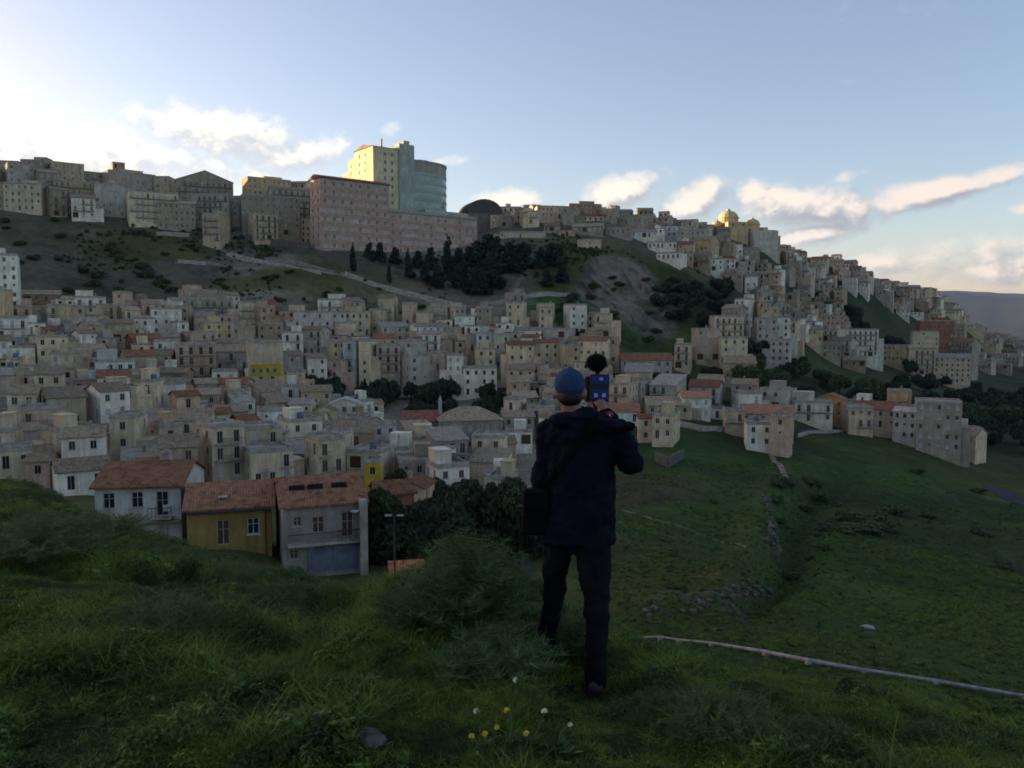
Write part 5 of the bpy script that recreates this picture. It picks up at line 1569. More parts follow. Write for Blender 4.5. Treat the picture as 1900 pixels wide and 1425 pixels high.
def np_mesh(name, v, f, mats, smooth=False):
    me = bpy.data.meshes.new(name)
    f = np.asarray(f); k = f.shape[1]
    me.vertices.add(len(v)); me.vertices.foreach_set('co', np.asarray(v, float).ravel())
    me.loops.add(f.size); me.loops.foreach_set('vertex_index', f.ravel())
    me.polygons.add(len(f))
    me.polygons.foreach_set('loop_start', np.arange(0, f.size, k)); me.polygons.foreach_set('loop_total', np.full(len(f), k))
    me.update(calc_edges=True)
    for m_ in mats: me.materials.append(MATS[m_])
    return me

def broad_proto(seed, n, material, size=0.11, low=0.0):
    r = np.random.RandomState(seed)
    cs = []
    for k in range(11):
        a = r.rand() * 6.28; q = 0.62 * math.sqrt(r.rand()); z = 0.42 - low + (0.46 + low) * r.rand()
        cs.append((q * math.cos(a), q * math.sin(a), z, 0.20 + 0.17 * r.rand()))
    v, f = leaf_cloud(n, cs, size, r, 0.85, 0.3)
    crown = np_mesh('crown', v, f, [material])
    m = MB()
    m.tube([(0, 0, -0.08), (0.02, 0.01, 0.2), (0.0, 0.03, 0.45)], [0.055, 0.042, 0.03], 6)
    for c in cs[:6]:
        m.tube([(0.01, 0.02, 0.28), (c[0] * 0.6, c[1] * 0.6, 0.28 + (c[2] - 0.28) * 0.6), (c[0], c[1], c[2])], [0.028, 0.018, 0.008], 4)
    return crown, m.mesh('trunk', ['bark'])
def cypress_proto(seed, n, fat=0.13):
    r = np.random.RandomState(seed)
    cs = [(0.02 * r.randn(), 0.02 * r.randn(), z, fat * (1.02 - z) ** 0.6 * min(1, 0.5 + z * 2.5)) for z in np.linspace(0.08, 0.97, 16)]
    v, f = leaf_cloud(n, cs, 0.035, r, 1.6, 0.6)
    m = MB(); m.tube([(0, 0, -0.05), (0, 0, 0.5)], [0.025, 0.01], 5)
    return np_mesh('crown', v, f, ['needle']), m.mesh('trunk', ['bark'])
def pine_proto(seed, n):
    r = np.random.RandomState(seed)
    cs = []
    for z in np.linspace(0.2, 0.92, 9):
        for q in range(3):
            a = r.rand() * 6.28; w = 0.30 * (1.08 - z)
            cs.append((w * math.cos(a), w * math.sin(a), z + 0.04 * r.randn(), 0.10 + 0.12 * (1 - z)))
    v, f = leaf_cloud(n, cs, 0.055, r, 0.7, 0.1)
    m = MB(); m.tube([(0, 0, -0.05), (0, 0, 0.4), (0, 0, 0.9)], [0.03, 0.022, 0.006], 5)
    return np_mesh('crown', v, f, ['needle']), m.mesh('trunk', ['bark'])
def shrub_proto(seed, n, material):
    r = np.random.RandomState(seed)
    cs = [(0.6 * (r.rand() - 0.5), 0.6 * (r.rand() - 0.5), 0.25 + 0.3 * r.rand(), 0.22 + 0.16 * r.rand()) for k in range(7)]
    v, f = leaf_cloud(n, cs, 0.10, r, 0.85, 0.2)
    m = MB()
    for c in cs[:4]: m.tube([(0, 0, -0.05), (c[0] * 0.7, c[1] * 0.7, c[2])], [0.03, 0.01], 4)
    return np_mesh('crown', v, f, [material]), m.mesh('trunk', ['bark'])
BROAD = [broad_proto(s_, 2200, 'leaf_dark') for s_ in (1, 2, 3, 4)]
BROADM = [broad_proto(s_, 2200, 'leaf_mid') for s_ in (6, 7)]
BROADN = [broad_proto(s_, 6500, 'leaf_dark', 0.055, 0.30) for s_ in (15, 16, 17)]
CYP = [cypress_proto(s_, 1500) for s_ in (11, 12)]
PINE = [pine_proto(s_, 1700) for s_ in (21, 22, 23)]
SHR = [shrub_proto(s_, 900, 'leaf_mid') for s_ in (31, 32, 33, 34)]

TIDX = [0]
def tree(name, protos, p, h, w, label, group=None, cat='tree', r=rng):
    crown, trunk = r.choice(protos)
    turn = r.uniform(0, 6.28)
    TIDX[0] += 1
    if TIDX[0] in SKIP_TREES: return
    root = empty(name, p, turn)
    root['tid'] = TIDX[0]
    root.scale = (w, w, h)
    for nm, me in (('trunk', trunk), ('crown', crown)):
        o = bpy.data.objects.new(nm, me); COL.objects.link(o); o.parent = root
    return tag(root, label, cat, group)

rt = random.Random(77)
def ptree(name, protos, px, py, hpx, aspect, label, group=None, cat='tree'):
    g = GH(px, py)
    R = math.hypot(g.x, g.y)
    h = hpx * R / F
    return tree(name, protos, g, h, h * aspect, label, group, cat, rt)
ptree('cypress', CYP, 830, 512, 74, 1.0, 'tallest dark cypress in front of the hospital', cat='tree')
for px, py, hp, nm in ((655, 508, 50, 'leftmost'), (757, 506, 44, 'second from left'), (722, 524, 34, 'shortest, lower left')):
    ptree('cypress', CYP, px, py, hp, 1.0, 'slim cypress below the hospital, %s of its group' % nm, 'slim cypresses below the hospital')
for px, py, hp in ((685, 490, 34), (705, 492, 36), (735, 492, 34), (778, 500, 36), (800, 506, 40), (850, 508, 42), (868, 514, 50), (884, 516, 66), (904, 512, 66), (922, 508, 64), (942, 510, 62), (960, 506, 56), (978, 504, 50), (1004, 500, 44), (1020, 500, 42), (1032, 504, 40),
                   (846, 540, 50), (872, 552, 54), (898, 550, 50), (915, 538, 60), (812, 536, 40), (790, 528, 36), (760, 520, 34), (1040, 530, 36), (1010, 532, 34)):
    ptree('pine_tree', PINE, px + rt.uniform(-4, 4), py, hp * rt.uniform(0.9, 1.15), rt.uniform(0.75, 1.0), 'dark pine in the grove below the hospital', 'pines in the grove below the hospital')
def scatter(pxr, pyr, n, hpx, aspect, protos, name, label, group, keep=lambda x, y: True, cat='tree'):
    k = 0
    for _ in range(n * 20):
        if k >= n: break
        px, py = rt.uniform(*pxr), rt.uniform(*pyr)
        if not keep(px, py): continue
        g = GH(px, py)
        if occupied(g.x, g.y, 0.5): continue
        R = math.hypot(g.x, g.y)
        h = rt.uniform(*hpx) * R / F
        tree(name, protos, g, h, h * aspect * rt.uniform(0.85, 1.25), label, group, cat, rt); k += 1
def scatterR(pxr, Rr, n, hm, aspect, protos, name, label, group, keep=lambda x, y: True, cat='tree'):
    k = 0
    for _ in range(n * 20):
        if k >= n: break
        px, R = rt.uniform(*pxr), rt.uniform(*Rr)
        if not keep(px, R): continue
        g = pt_at(px, R)
        if occupied(g.x, g.y, 0.8): continue
        h = rt.uniform(*hm) * (1.4 if R > 100 else 1.1)
        tree(name, protos, g, h, h * aspect * rt.uniform(0.85, 1.2), label, group, cat, rt); k += 1
scatterR((690, 975), (70, 98), 40, (4.2, 6.6), 0.62, BROADN, 'broadleaf_tree', 'dark tree in the thicket between near houses and man', 'thicket left of the man', lambda p, R: not (870 < p < 960 and R < 84) and R > lin(p, 690, 975, 78, 70))
scatterR((570, 840), (168, 192), 22, (3.5, 6.0), 0.7, BROAD, 'broadleaf_tree', 'dark tree on the bank above the convent', 'trees on the bank above the convent')
scatterR((525, 640), (182, 204), 8, (3.5, 6.0), 0.7, BROAD, 'broadleaf_tree', 'dark tree in the gap left of the ochre terrace', 'trees in the gap of the second row')
scatterR((890, 1010), (166, 186), 9, (3.5, 5.5), 0.7, BROAD, 'broadleaf_tree', 'dark tree behind the convent on the right', 'trees right behind the convent')
scatterR((1130, 1300), (185, 205), 14, (3.0, 5.0), 0.8, BROAD, 'broadleaf_tree', 'dark tree above the green valley row', 'trees above the green valley row')
scatterR((1300, 1900), (208, 335), 48, (4.0, 7.0), 0.8, BROAD + BROADM, 'broadleaf_tree', 'dark tree on the wooded slope behind the valley row', 'trees on the wooded right slope', lambda p, R: R < lin(p, 1300, 1900, 250, 370) and R > lin(p, 1300, 1900, 190, 235))
scatterR((1500, 1760), (380, 460), 26, (4.0, 7.0), 0.85, BROAD, 'broadleaf_tree', 'dark tree below the descending skyline', 'trees below the descending skyline')
scatterR((1790, 1960), (215, 420), 28, (4.0, 7.0), 0.85, BROAD, 'broadleaf_tree', 'dark tree at the far right edge of the valley', 'trees at the right edge of the valley')
scatter((1215, 1350), (535, 612), 22, (16, 28), 0.95, BROAD, 'broadleaf_tree', 'dark tree right of the bare rock bluff', 'trees right of the rock bluff')
scatter((120, 330), (500, 548), 16, (9, 18), 1.25, SHR, 'shrub', 'dark shrub on the slope above the left town', 'shrubs above the left town', cat='shrub')
scatter((0, 420), (410, 500), 16, (6, 12), 1.3, SHR, 'shrub', 'small shrub on the grey slope below the left hilltop', 'shrubs below the left hilltop', cat='shrub')
scatter((420, 1000), (505, 600), 22, (5, 11), 1.3, SHR, 'shrub', 'small shrub on the rubble slope beside the dirt track', 'shrubs beside the dirt track', cat='shrub')
scatter((1000, 1240), (500, 640), 24, (8, 18), 1.2, SHR, 'shrub', 'green shrub on and around the rock bluff', 'shrubs around the rock bluff', cat='shrub')
scatter((1240, 1880), (880, 1200), 18, (7, 15), 1.9, SHR[3:], 'shrub', 'low dark bush scattered over the green valley', 'bushes in the green valley', cat='shrub')
scatter((1440, 1530), (900, 1080), 14, (12, 24), 1.3, SHR, 'shrub', 'dark scrub in the gully of the green valley', 'scrub in the gully', cat='shrub')
scatter((1560, 1680), (950, 1010), 8, (16, 28), 1.8, SHR, 'shrub', 'larger dark bush in the hollow of the valley', 'bushes in the valley hollow', cat='shrub')
ptree('cypress', CYP, 256, 832, 50, 1.25, 'single dark conifer between the roofs of the lowest town')
for px, R, h, lb in ((652, 101, 3.4, 'round dark tree left of the small yellow house'), (310, 116, 2.6, 'small dark tree beside the pale house with sloping roof'), (765, 108, 3.6, 'dark tree right of the small yellow house'), (720, 106, 3.0, 'low dark tree just below the small yellow house')):
    tree('broadleaf_tree', BROAD, pt_at(px, R), h, h * 0.75, lb, None, 'tree', rt)
scatterR((100, 860), (104, 168), 20, (2.0, 3.4), 0.8, BROAD, 'broadleaf_tree', 'small garden tree between the houses of the lower town', 'garden trees in the lower town')

# trees and shrubs that look alike are told apart by their place in their clump
def number_plants():
    byl = {}
    for o_ in COL.objects:
        if o_.get('tid') is not None and o_.get('group'):
            byl.setdefault(o_['label'], []).append(o_)
    for lb, os_ in byl.items():
        os_ = sorted(os_, key=lambda q: math.atan2(q.location.x, q.location.y))
        if len(os_) == 1 or ' of its group' in lb: continue
        n = len(os_)
        parts = 1 if n <= 18 else (2 if n <= 36 else 3)
        names = {1: [''], 2: [' left half', ' right half'], 3: [' left third', ' middle third', ' right third']}[parts]
        per = -(-n // parts)
        for k, q in enumerate(os_):
            q['label'] = '%s,%s %s from left' % (lb, names[k // per], ORD[k % per])
number_plants()

# ---------------------------------------------------------------- grass and weeds (stuff, instanced on points)
def blades(seed, n, h, spread, width, bend, material, leafy=False):
    r = np.random.RandomState(seed)
    V, Fc = [], []
    for k in range(n):
        a = r.rand() * 6.283; q = spread * math.sqrt(r.rand())
        bx, by = q * math.cos(a), q * math.sin(a)
        hh = h * (0.45 + 0.65 * r.rand()); w = width * (0.7 + 0.6 * r.rand())
        d = r.rand() * 6.283
        dx, dy = math.cos(d), math.sin(d)
        tx, ty = -dy, dx
        bd = bend * hh * (0.3 + r.rand())
        segs = 3
        base_i = len(V)
        for s in range(segs + 1):
            t = s / segs
            ww = w * ((1 - t) if not leafy else (math.sin(math.pi * (0.12 + 0.88 * t)) * 1.5 + 0.05))
            cx, cy, cz = bx + dx * bd * t * t, by + dy * bd * t * t, hh * (t - 0.25 * bend * t * t)
            V.append((cx - tx * ww / 2, cy - ty * ww / 2, cz - 0.01)); V.append((cx + tx * ww / 2, cy + ty * ww / 2, cz - 0.01))
        for s in range(segs):
            i = base_i + 2 * s
            Fc.append((i, i + 1, i + 3, i + 2))
    return np_mesh('tuft', np.array(V), np.array(Fc), [material])
def feathery(seed, n, h, spread, material, fil=0.004, flen=0.06, per=14):
    r = np.random.RandomState(seed)
    V, Fc = [], []
    def strip(p, q, w):
        d = (q - p); s_ = np.cross(d, r.normal(size=3)); s_ = s_ / (np.linalg.norm(s_) + 1e-9) * w
        i = len(V); V.extend([p - s_, p + s_, q]); Fc.append((i, i + 1, i + 2))
    for k in range(n):
        a = r.rand() * 6.283; lean = spread * math.sqrt(r.rand())
        root = np.array([0.15 * lean * math.cos(a), 0.15 * lean * math.sin(a), -0.02])
        tip = np.array([lean * math.cos(a), lean * math.sin(a), h * (0.55 + 0.5 * r.rand()) * (1 - 0.35 * (lean / spread) ** 2)])
        prev = root
        for j in range(1, per + 1):
            t = j / per
            p = root * (1 - t) + tip * t; p[2] += 0.12 * h * math.sin(math.pi * t)
            strip(prev, p, fil * 1.3)
            if t > 0.25:
                for _ in range(4):
                    d = r.normal(size=3); d[2] = abs(d[2]) * 0.6; d /= np.linalg.norm(d)
                    strip(p, p + d * flen * (0.5 + r.rand()), fil)
            prev = p
    return np_mesh('tuft', np.array(V), np.array(Fc), [material])

def leafy_tuft(seed, n, spread, h, size, material):
    r = np.random.RandomState(seed)
    cs = [(spread * 0.7 * (r.rand() - 0.5) * 2, spread * 0.7 * (r.rand() - 0.5) * 2, h * (0.25 + 0.45 * r.rand()), 0.055) for _ in range(7)]
    v, f = leaf_cloud(n, cs, size, r, h / spread * 0.8, 0.8)
    return np_mesh('tuft', v, f, [material])
def source_collection(name, meshes):
    c = bpy.data.collections.new(name)
    for k, me in enumerate(meshes):
        c.objects.link(bpy.data.objects.new('%s_%02d' % (name, k), me))
    return c
def scatter_stuff(name, pts, idx, scale, rot, coll, label=None):
    me = bpy.data.meshes.new(name)
    me.vertices.add(len(pts)); me.vertices.foreach_set('co', np.asarray(pts, float).ravel())
    for nm, typ, data in (('pick', 'INT', idx), ('size', 'FLOAT', scale)):
        at = me.attributes.new(nm, typ, 'POINT'); at.data.foreach_set('value', data)
    at = me.attributes.new('turn', 'FLOAT_VECTOR', 'POINT'); at.data.foreach_set('vector', np.asarray(rot, float).ravel())
    o = link(name, me)
    tag(o, kind='stuff')
    ng = bpy.data.node_groups.new(name, 'GeometryNodeTree')
    ng.interface.new_socket('Geometry', in_out='INPUT', socket_type='NodeSocketGeometry')
    ng.interface.new_socket('Geometry', in_out='OUTPUT', socket_type='NodeSocketGeometry')
    gi, go = ng.nodes.new('NodeGroupInput'), ng.nodes.new('NodeGroupOutput')
    ci = ng.nodes.new('GeometryNodeCollectionInfo')
    ci.inputs['Collection'].default_value = coll
    ci.inputs['Separate Children'].default_value = True
    ci.inputs['Reset Children'].default_value = True
    ip = ng.nodes.new('GeometryNodeInstanceOnPoints')
    ip.inputs['Pick Instance'].default_value = True
    def named_attr(nm, typ):
        nd = ng.nodes.new('GeometryNodeInputNamedAttribute'); nd.data_type = typ; nd.inputs[0].default_value = nm
        return nd.outputs[0]
    L = ng.links.new
    L(gi.outputs[0], ip.inputs['Points']); L(ci.outputs[0], ip.inputs['Instance'])
    L(named_attr('pick', 'INT'), ip.inputs['Instance Index'])
    L(named_attr('size', 'FLOAT'), ip.inputs['Scale'])
    L(named_attr('turn', 'FLOAT_VECTOR'), ip.inputs['Rotation'])
    L(ip.outputs[0], go.inputs[0])
    md = o.modifiers.new('scatter', 'NODES'); md.node_group = ng
    return o

TUFTS = source_collection('tuft', [
    blades(1, 50, 0.13, 0.13, 0.010, 0.9, 'grass_blade'),
    blades(2, 44, 0.17, 0.15, 0.011, 1.5, 'grass_blade'),
    blades(3, 26, 0.34, 0.13, 0.010, 1.1, 'grass_blade'),
    blades(4, 44, 0.15, 0.13, 0.015, 0.8, 'weed_leaf', True),
    blades(5, 40, 0.20, 0.14, 0.018, 1.0, 'weed_leaf', True),
    feathery(6, 16, 0.22, 0.16, 'grass_pale', 0.0035, 0.05, 9),
    blades(7, 36, 0.20, 0.12, 0.006, 0.8, 'grass_pale'),
    blades(8, 10, 0.34, 0.07, 0.004, 0.35, 'dry_stalk'),
    leafy_tuft(51, 90, 0.13, 0.10, 0.016, 'weed_leaf'), leafy_tuft(52, 70, 0.12, 0.15, 0.020, 'weed_leaf'), leafy_tuft(53, 80, 0.13, 0.09, 0.013, 'grass_blade'),
])
def meadow():
    r = np.random.RandomState(12)
    n = 80000
    R = np.exp(r.uniform(math.log(1.9), math.log(24), n)); A = np.radians(r.uniform(-40, 40, n))
    x, y = R * np.sin(A), R * np.cos(A)
    z = ztab(x, y)
    patch = fbm(x / 0.9, y / 0.9, 3, 71); patch2 = fbm(x / 2.2 + 7, y / 2.2, 3, 72); tallp = fbm(x / 1.4, y / 1.4 + 3, 3, 73)
    u = r.rand(n)
    idx = np.where(u < 0.5, 0, 1)
    idx = np.where((patch > 0.05) & (u < 0.6), np.where(u < 0.3, 3, 4), idx)
    v_ = r.rand(n)
    idx = np.where(v_ < 0.42, np.where(patch + 0.25 * r.randn(n) > 0, np.where(v_ < 0.25, 8, 9), 10), idx)
    idx = np.where((patch2 > 0.20) & (u < 0.5), np.where(u < 0.15, 5, 6), idx)
    idx = np.where((tallp > 0.16) & (u > 0.75), 2, idx)
    idx = np.where((u > 0.93) & (u < 0.96), 2, idx)
    idx = np.where(u > 0.985, 7, idx)
    lump = fbm(x / 0.45, y / 0.45, 3, 75)
    sc = (0.26 + 0.32 * r.rand(n)) * (0.8 + 0.9 * np.clip(tallp + 0.1, 0, 0.5)) * np.clip(1.0 + 1.3 * lump, 0.45, 1.6) * np.where((idx == 3) | (idx == 4), 0.8, np.where(idx >= 8, 1.15, 0.95))
    z = z + np.clip(lump, -0.3, 0.4) * 0.05
    rot = np.stack([r.normal(size=n) * 0.16, r.normal(size=n) * 0.16, r.rand(n) * 6.283], 1)
    # keep the trodden spot under the man a little barer
    q = ((np.hypot(x - 0.30, y - 4.45) > 0.5) | (r.rand(n) < 0.35)) 
    scatter_stuff('meadow_grass', np.stack([x, y, z], 1)[q], idx[q], sc[q], rot[q], TUFTS)
    # coarse tussocks on the valley pasture
    n = 34000
    R = np.exp(r.uniform(math.log(30), math.log(235), n)); A = np.radians(r.uniform(4.5, 36, n))
    x, y = R * np.sin(A), R * np.cos(A)
    z = ztab(x, y)
    pt_ = fbm(x / 11, y / 11, 4, 81)
    keep = (r.rand(n) < np.clip(0.6 + 1.2 * pt_, 0.15, 1)) & (R < np.interp(np.degrees(A), [4, 12, 17, 23, 36], [160, 190, 205, 232, 232]))
    idx = r.choice([0, 1, 3, 0], n)
    sc = (0.9 + 1.3 * r.rand(n)) * np.clip(R / 80.0, 0.7, 1.4)
    rot = np.stack([r.normal(size=n) * 0.1, r.normal(size=n) * 0.1, r.rand(n) * 6.283], 1)
    scatter_stuff('pasture_grass', np.stack([x, y, z], 1)[keep], idx[keep], sc[keep], rot[keep], TUFTS)
meadow()
def scrub():
    r = np.random.RandomState(33)
    n = 9000
    A = np.radians(r.uniform(-34, 13, n)); Rr = r.uniform(240, 318, n)
    Rt = np.interp(Rr, FAR_A, FAR_B)
    x, y = Rt * np.sin(A), Rt * np.cos(A)
    z = ztab(x, y)
    nz = fbm(x / 30.0, y / 30.0, 4, 91)
    keep = (nz > -0.02) & (r.rand(n) < np.clip(0.1 + 1.4 * nz, 0, 1)) & (rock_weight(x, y) < 0.25) & ~((np.degrees(A) > -15) & (np.degrees(A) < -1) & (Rr > 292))
    c = source_collection('scrub_clump', [SHR[k][0] for k in range(4)])
    sc = 0.7 + 1.5 * r.rand(n) ** 2
    rot = np.stack([r.normal(size=n) * 0.1, r.normal(size=n) * 0.1, r.rand(n) * 6.283], 1)
    scatter_stuff('hillside_scrub', np.stack([x, y, z], 1)[keep], r.randint(0, 4, n)[keep], sc[keep], rot[keep], c)
scrub()

# ---------------------------------------------------------------- foreground plants and stones
def fennel(px, R, h, w, label, seed, n=90, material='fennel'):
    p = pt_at(px, R)
    o = link('fennel_bush', feathery(seed, n, h, w, material, 0.0026, 0.075, 16), None, p)
    return tag(o, label, 'bush')
fennel(868, 4.6, 0.66, 0.42, 'big feathery fennel bush left of the man', 61, 300)
fennel(775, 4.9, 0.34, 0.34, 'lower fennel clump at the left flank of the big bush', 62, 120)
fennel(915, 3.95, 0.26, 0.36, 'low fennel clump in front of the big bush', 63, 110)
fennel(60, 7.6, 0.42, 0.62, 'grey-green bush at the left edge of the crest', 64, 170, 'grass_pale')
fennel(165, 8.6, 0.30, 0.5, 'smaller grey-green bush beside the left edge bush', 65, 130, 'grass_pale')
fennel(270, 5.0, 0.22, 0.34, 'flat silvery plant in the left foreground grass', 66, 90, 'grass_pale')
fennel(1075, 4.75, 0.34, 0.20, 'yellowish weed clump between the legs of the man', 67, 60, 'grass_pale')

def flower_mesh(seed, material):
    r = np.random.RandomState(seed)
    V, Fc = [], []
    for k in range(16):
        d = r.normal(size=3); d[2] = abs(d[2]); d /= np.linalg.norm(d)
        c = d * 0.007
        t = np.cross(d, r.normal(size=3)); t /= np.linalg.norm(t); b = np.cross(d, t)
        i = len(V); s = 0.0055
        V.extend([c - t * s, c - b * s, c + t * s, c + b * s]); Fc.append((i, i + 1, i + 2, i + 3))
    return np_mesh('flower', np.array(V), np.array(Fc), [material])
FLW = [flower_mesh(1, 'petal_yellow'), flower_mesh(2, 'petal_pale'), flower_mesh(3, 'petal_pale')]
PLANTS = [
    ('tallest mustard plant, its single flower rising before the fennel', 945, 3.05, [(957, 1262), (940, 1318), (922, 1350), (935, 1410)]),
    ('mustard plant with many low flowers at the left of its patch', 890, 3.0, [(884, 1320), (900, 1362), (875, 1366), (887, 1400), (903, 1408)]),
    ('mustard plant leaning right in the middle of its patch', 975, 3.02, [(1010, 1320), (977, 1361), (960, 1382), (958, 1406)]),
    ('mustard plant with bright yellow flowers right in its patch', 1010, 3.0, [(1005, 1384), (1008, 1410), (1003, 1398)]),
    ('rightmost mustard plant with two pale flowers', 1040, 3.0, [(1058, 1345), (1050, 1400)]),
]
for k, (lb, px, R, fl) in enumerate(PLANTS):
    base_p = pt_at(px, R)
    root = empty('mustard_plant', base_p)
    tag(root, lb, 'plant', 'mustard plants at the bottom edge')
    for q, (fx, fy) in enumerate(fl):
        tip = P(fx, fy, R + rng.uniform(-0.06, 0.10)) - base_p
        m = MB()
        mid = tip * 0.55 + Vector((rng.uniform(-0.02, 0.02), rng.uniform(-0.02, 0.02), 0.02))
        m.tube([(0, 0, -0.03), mid, tip], [0.0042, 0.0030, 0.0018], 5)
        m.build('stem', ['grass_pale'], root)
        f = link('flower', FLW[0 if (k == 3 or q % 3 != 0) else 1], root, tip, rng.uniform(0, 6))
        sc_ = rng.uniform(1.1, 1.5); f.scale = (sc_, sc_, sc_)
    link('leaves', blades(200 + k, 14, 0.10, 0.05, 0.016, 0.9, 'weed_leaf', True), root)

def rock_mesh(seed, sx, sy, sz, sub=3, material='stone', name='rock'):
    bm = bmesh.new()
    bmesh.ops.create_icosphere(bm, subdivisions=sub, radius=1.0)
    r = np.random.RandomState(seed)
    cuts = [(lambda d: d / np.linalg.norm(d))(r.normal(size=3)) for _ in range(9)]
    for v in bm.verts:
        c = np.array(v.co)
        for n_ in cuts:
            t = float(c @ n_)
            if t > 0.62: c = c - n_ * (t - 0.62) * 0.9
        k = 1 + 0.10 * (r.rand() - 0.5)
        v.co = (c[0] * sx * k, c[1] * sy * k, c[2] * sz * k)
    me = bpy.data.meshes.new(name)
    bm.to_mesh(me); bm.free()
    me.materials.append(MATS[material])
    return me
simple('rock_grey', (0.078, 0.080, 0.066), 0.98, 0.02, 0.55, 22.0, 1.0)
o = link('rock', rock_mesh(8, 0.085, 0.06, 0.055, 3, 'rock_grey'), None, P(680, 1378, 3.15) - Vector((0, 0, 0.01))); o.location.z = zt(o.location.x, o.location.y) + 0.03
tag(o, 'grey rounded rock lying in the foreground grass', 'rock')
o = link('rock', rock_mesh(5, 0.5, 0.4, 0.32, 2, 'metal_pale'), None, GH(1607, 1166)); tag(o, 'small pale rock alone in the brown valley field', 'rock')
p = pt_at(477, 4.1)
m = MB(); m.tube([(0, 0, 0), (0.004, 0, 0.10), (0.0, 0.01, 0.17), (0.012, 0.02, 0.20)], [0.006, 0.005, 0.004, 0.003], 6)
tag(m.build('dead_thistle', ['dry_stalk'], None, p), 'single pale dry stem standing in the left grass', 'stem')

STONES = [rock_mesh(40 + k, 1, 1, 1, 1, 'stone', 'stone') for k in range(6)]
def stone_wall(pix, n, size, label, spread=0.6, rows=2):
    pts = [GH(*q) for q in pix]
    root = empty('dry_stone_wall', pts[0])
    tag(root, label, 'stone wall', kind='thing')
    seg = [0.0]
    for a_, b_ in zip(pts[:-1], pts[1:]): seg.append(seg[-1] + (b_ - a_).length)
    for k in range(n):
        s = seg[-1] * rng.random()
        i = max(j for j in range(len(seg)) if seg[j] <= s); i = min(i, len(pts) - 2)
        t = (s - seg[i]) / max(1e-6, seg[i + 1] - seg[i])
        q = pts[i].lerp(pts[i + 1], t)
        x_, y_ = q.x + rng.uniform(-spread, spread), q.y + rng.uniform(-spread, spread)
        z_ = zt(x_, y_) + rng.randrange(rows) * size * 0.9 + size * 0.25
        st = link('stone', rng.choice(STONES), root, Vector((x_, y_, z_)) - pts[0], rng.uniform(0, 6))
        st.scale = (size * rng.uniform(0.7, 1.4), size * rng.uniform(0.6, 1.1), size * rng.uniform(0.5, 0.9))
stone_wall([(1418, 930), (1430, 960), (1436, 990), (1430, 1030)], 56, 0.50, 'tumbled stone wall climbing the slope in the middle of the valley', 0.8, 3)
stone_wall([(1165, 1150), (1220, 1142), (1280, 1135), (1350, 1122), (1430, 1102)], 70, 0.26, 'broken stone wall along the edge of the brown field', 0.35, 3)

def pipe():
    pts = [pt_at(1130, 47.0) + Vector((0, 0, 0.16)), pt_at(1180, 44.5) + Vector((0, 0, 0.16))] + [GH(*q) + Vector((0, 0, 0.16)) for q in ((1225, 1188), (1260, 1193), (1320, 1200), (1420, 1216), (1500, 1232), (1600, 1250), (1735, 1270), (1900, 1298), (1990, 1318))]
    m = MB(); m.tube(pts, [0.05, 0.05, 0.055, 0.06, 0.075, 0.09, 0.10, 0.10, 0.09, 0.085, 0.08], 8)
    root = m.build('water_pipe', ['metal_pale'])
    tag(root, 'long pale pipe running along the edge of the slope, bottom right', 'pipe')
    for q in pts[1:-1]:
        b = MB(); b.box(-0.12, 0.12, -0.12, 0.12, -0.6, -0.03); b.build('support', ['concrete'], root, q)
pipe()

# ---------------------------------------------------------------- the man with the camera
def J(px, py, R=4.5):
    return P(px, py, R)

class Body:
    """pieces unite into one continuous skin by voxel remeshing"""
    def __init__(self):
        self.bm = bmesh.new()
    def ell(self, c, rx, ry, rz, rot=None):
        M = Matrix.Translation(c) @ (rot.to_matrix().to_4x4() if rot else Matrix()) @ Matrix.Diagonal((rx, ry, rz, 1))
        bmesh.ops.create_icosphere(self.bm, subdivisions=3, radius=1.0, matrix=M)
    def limb(self, pts, rad, flat=1.0, n=14):
        # a tapered limb with rounded ends, resampled so that joints bend softly
        pts = [Vector(p) for p in pts]
        for a, b, r0, r1 in zip(pts[:-1], pts[1:], rad[:-1], rad[1:]):
            k = max(2, int((b - a).length / (0.35 * min(r0, r1))) + 1)
            for i in range(k + 1):
                t = i / k
                r = r0 * (1 - t) + r1 * t
                bmesh.ops.create_icosphere(self.bm, subdivisions=2, radius=r, matrix=Matrix.Translation(a.lerp(b, t)))
    def rings(self, rr, n=28):
        # loft of ellipses (centre, rx, ry), closed at both ends
        vs = []
        for (c, rx, ry) in rr:
            vs.append([self.bm.verts.new((c[0] + rx * math.cos(2 * math.pi * k / n), c[1] + ry * math.sin(2 * math.pi * k / n), c[2])) for k in range(n)])
        for a, b in zip(vs[:-1], vs[1:]):
            for k in range(n):
                self.bm.faces.new((a[k], a[(k + 1) % n], b[(k + 1) % n], b[k]))
        self.bm.faces.new(vs[0][::-1]); self.bm.faces.new(vs[-1])
        bmesh.ops.recalc_face_normals(self.bm, faces=self.bm.faces)
    def build(self, name, material, parent=None, voxel=0.012, smooth=6, fold=None, origin=None):
        me = bpy.data.meshes.new(name)
        if origin is not None:
            bmesh.ops.translate(self.bm, verts=self.bm.verts, vec=-Vector(origin))
        self.bm.to_mesh(me); self.bm.free()
        me.materials.append(MATS[material])
        o = link(name, me, parent)
        rm = o.modifiers.new('skin', 'REMESH'); rm.mode = 'VOXEL'; rm.voxel_size = voxel; rm.use_smooth_shade = True
        sm_ = o.modifiers.new('smooth', 'SMOOTH'); sm_.factor = 0.5; sm_.iterations = smooth
        if fold:
            for k, (size, strength) in enumerate(fold):
                tx = bpy.data.textures.new('%s_fold_%d' % (name, k), 'CLOUDS'); tx.noise_scale = size; tx.noise_depth = 2
                dm = o.modifiers.new('fold', 'DISPLACE'); dm.texture = tx; dm.strength = strength; dm.mid_level = 0.5; dm.texture_coords = 'LOCAL'
        return o

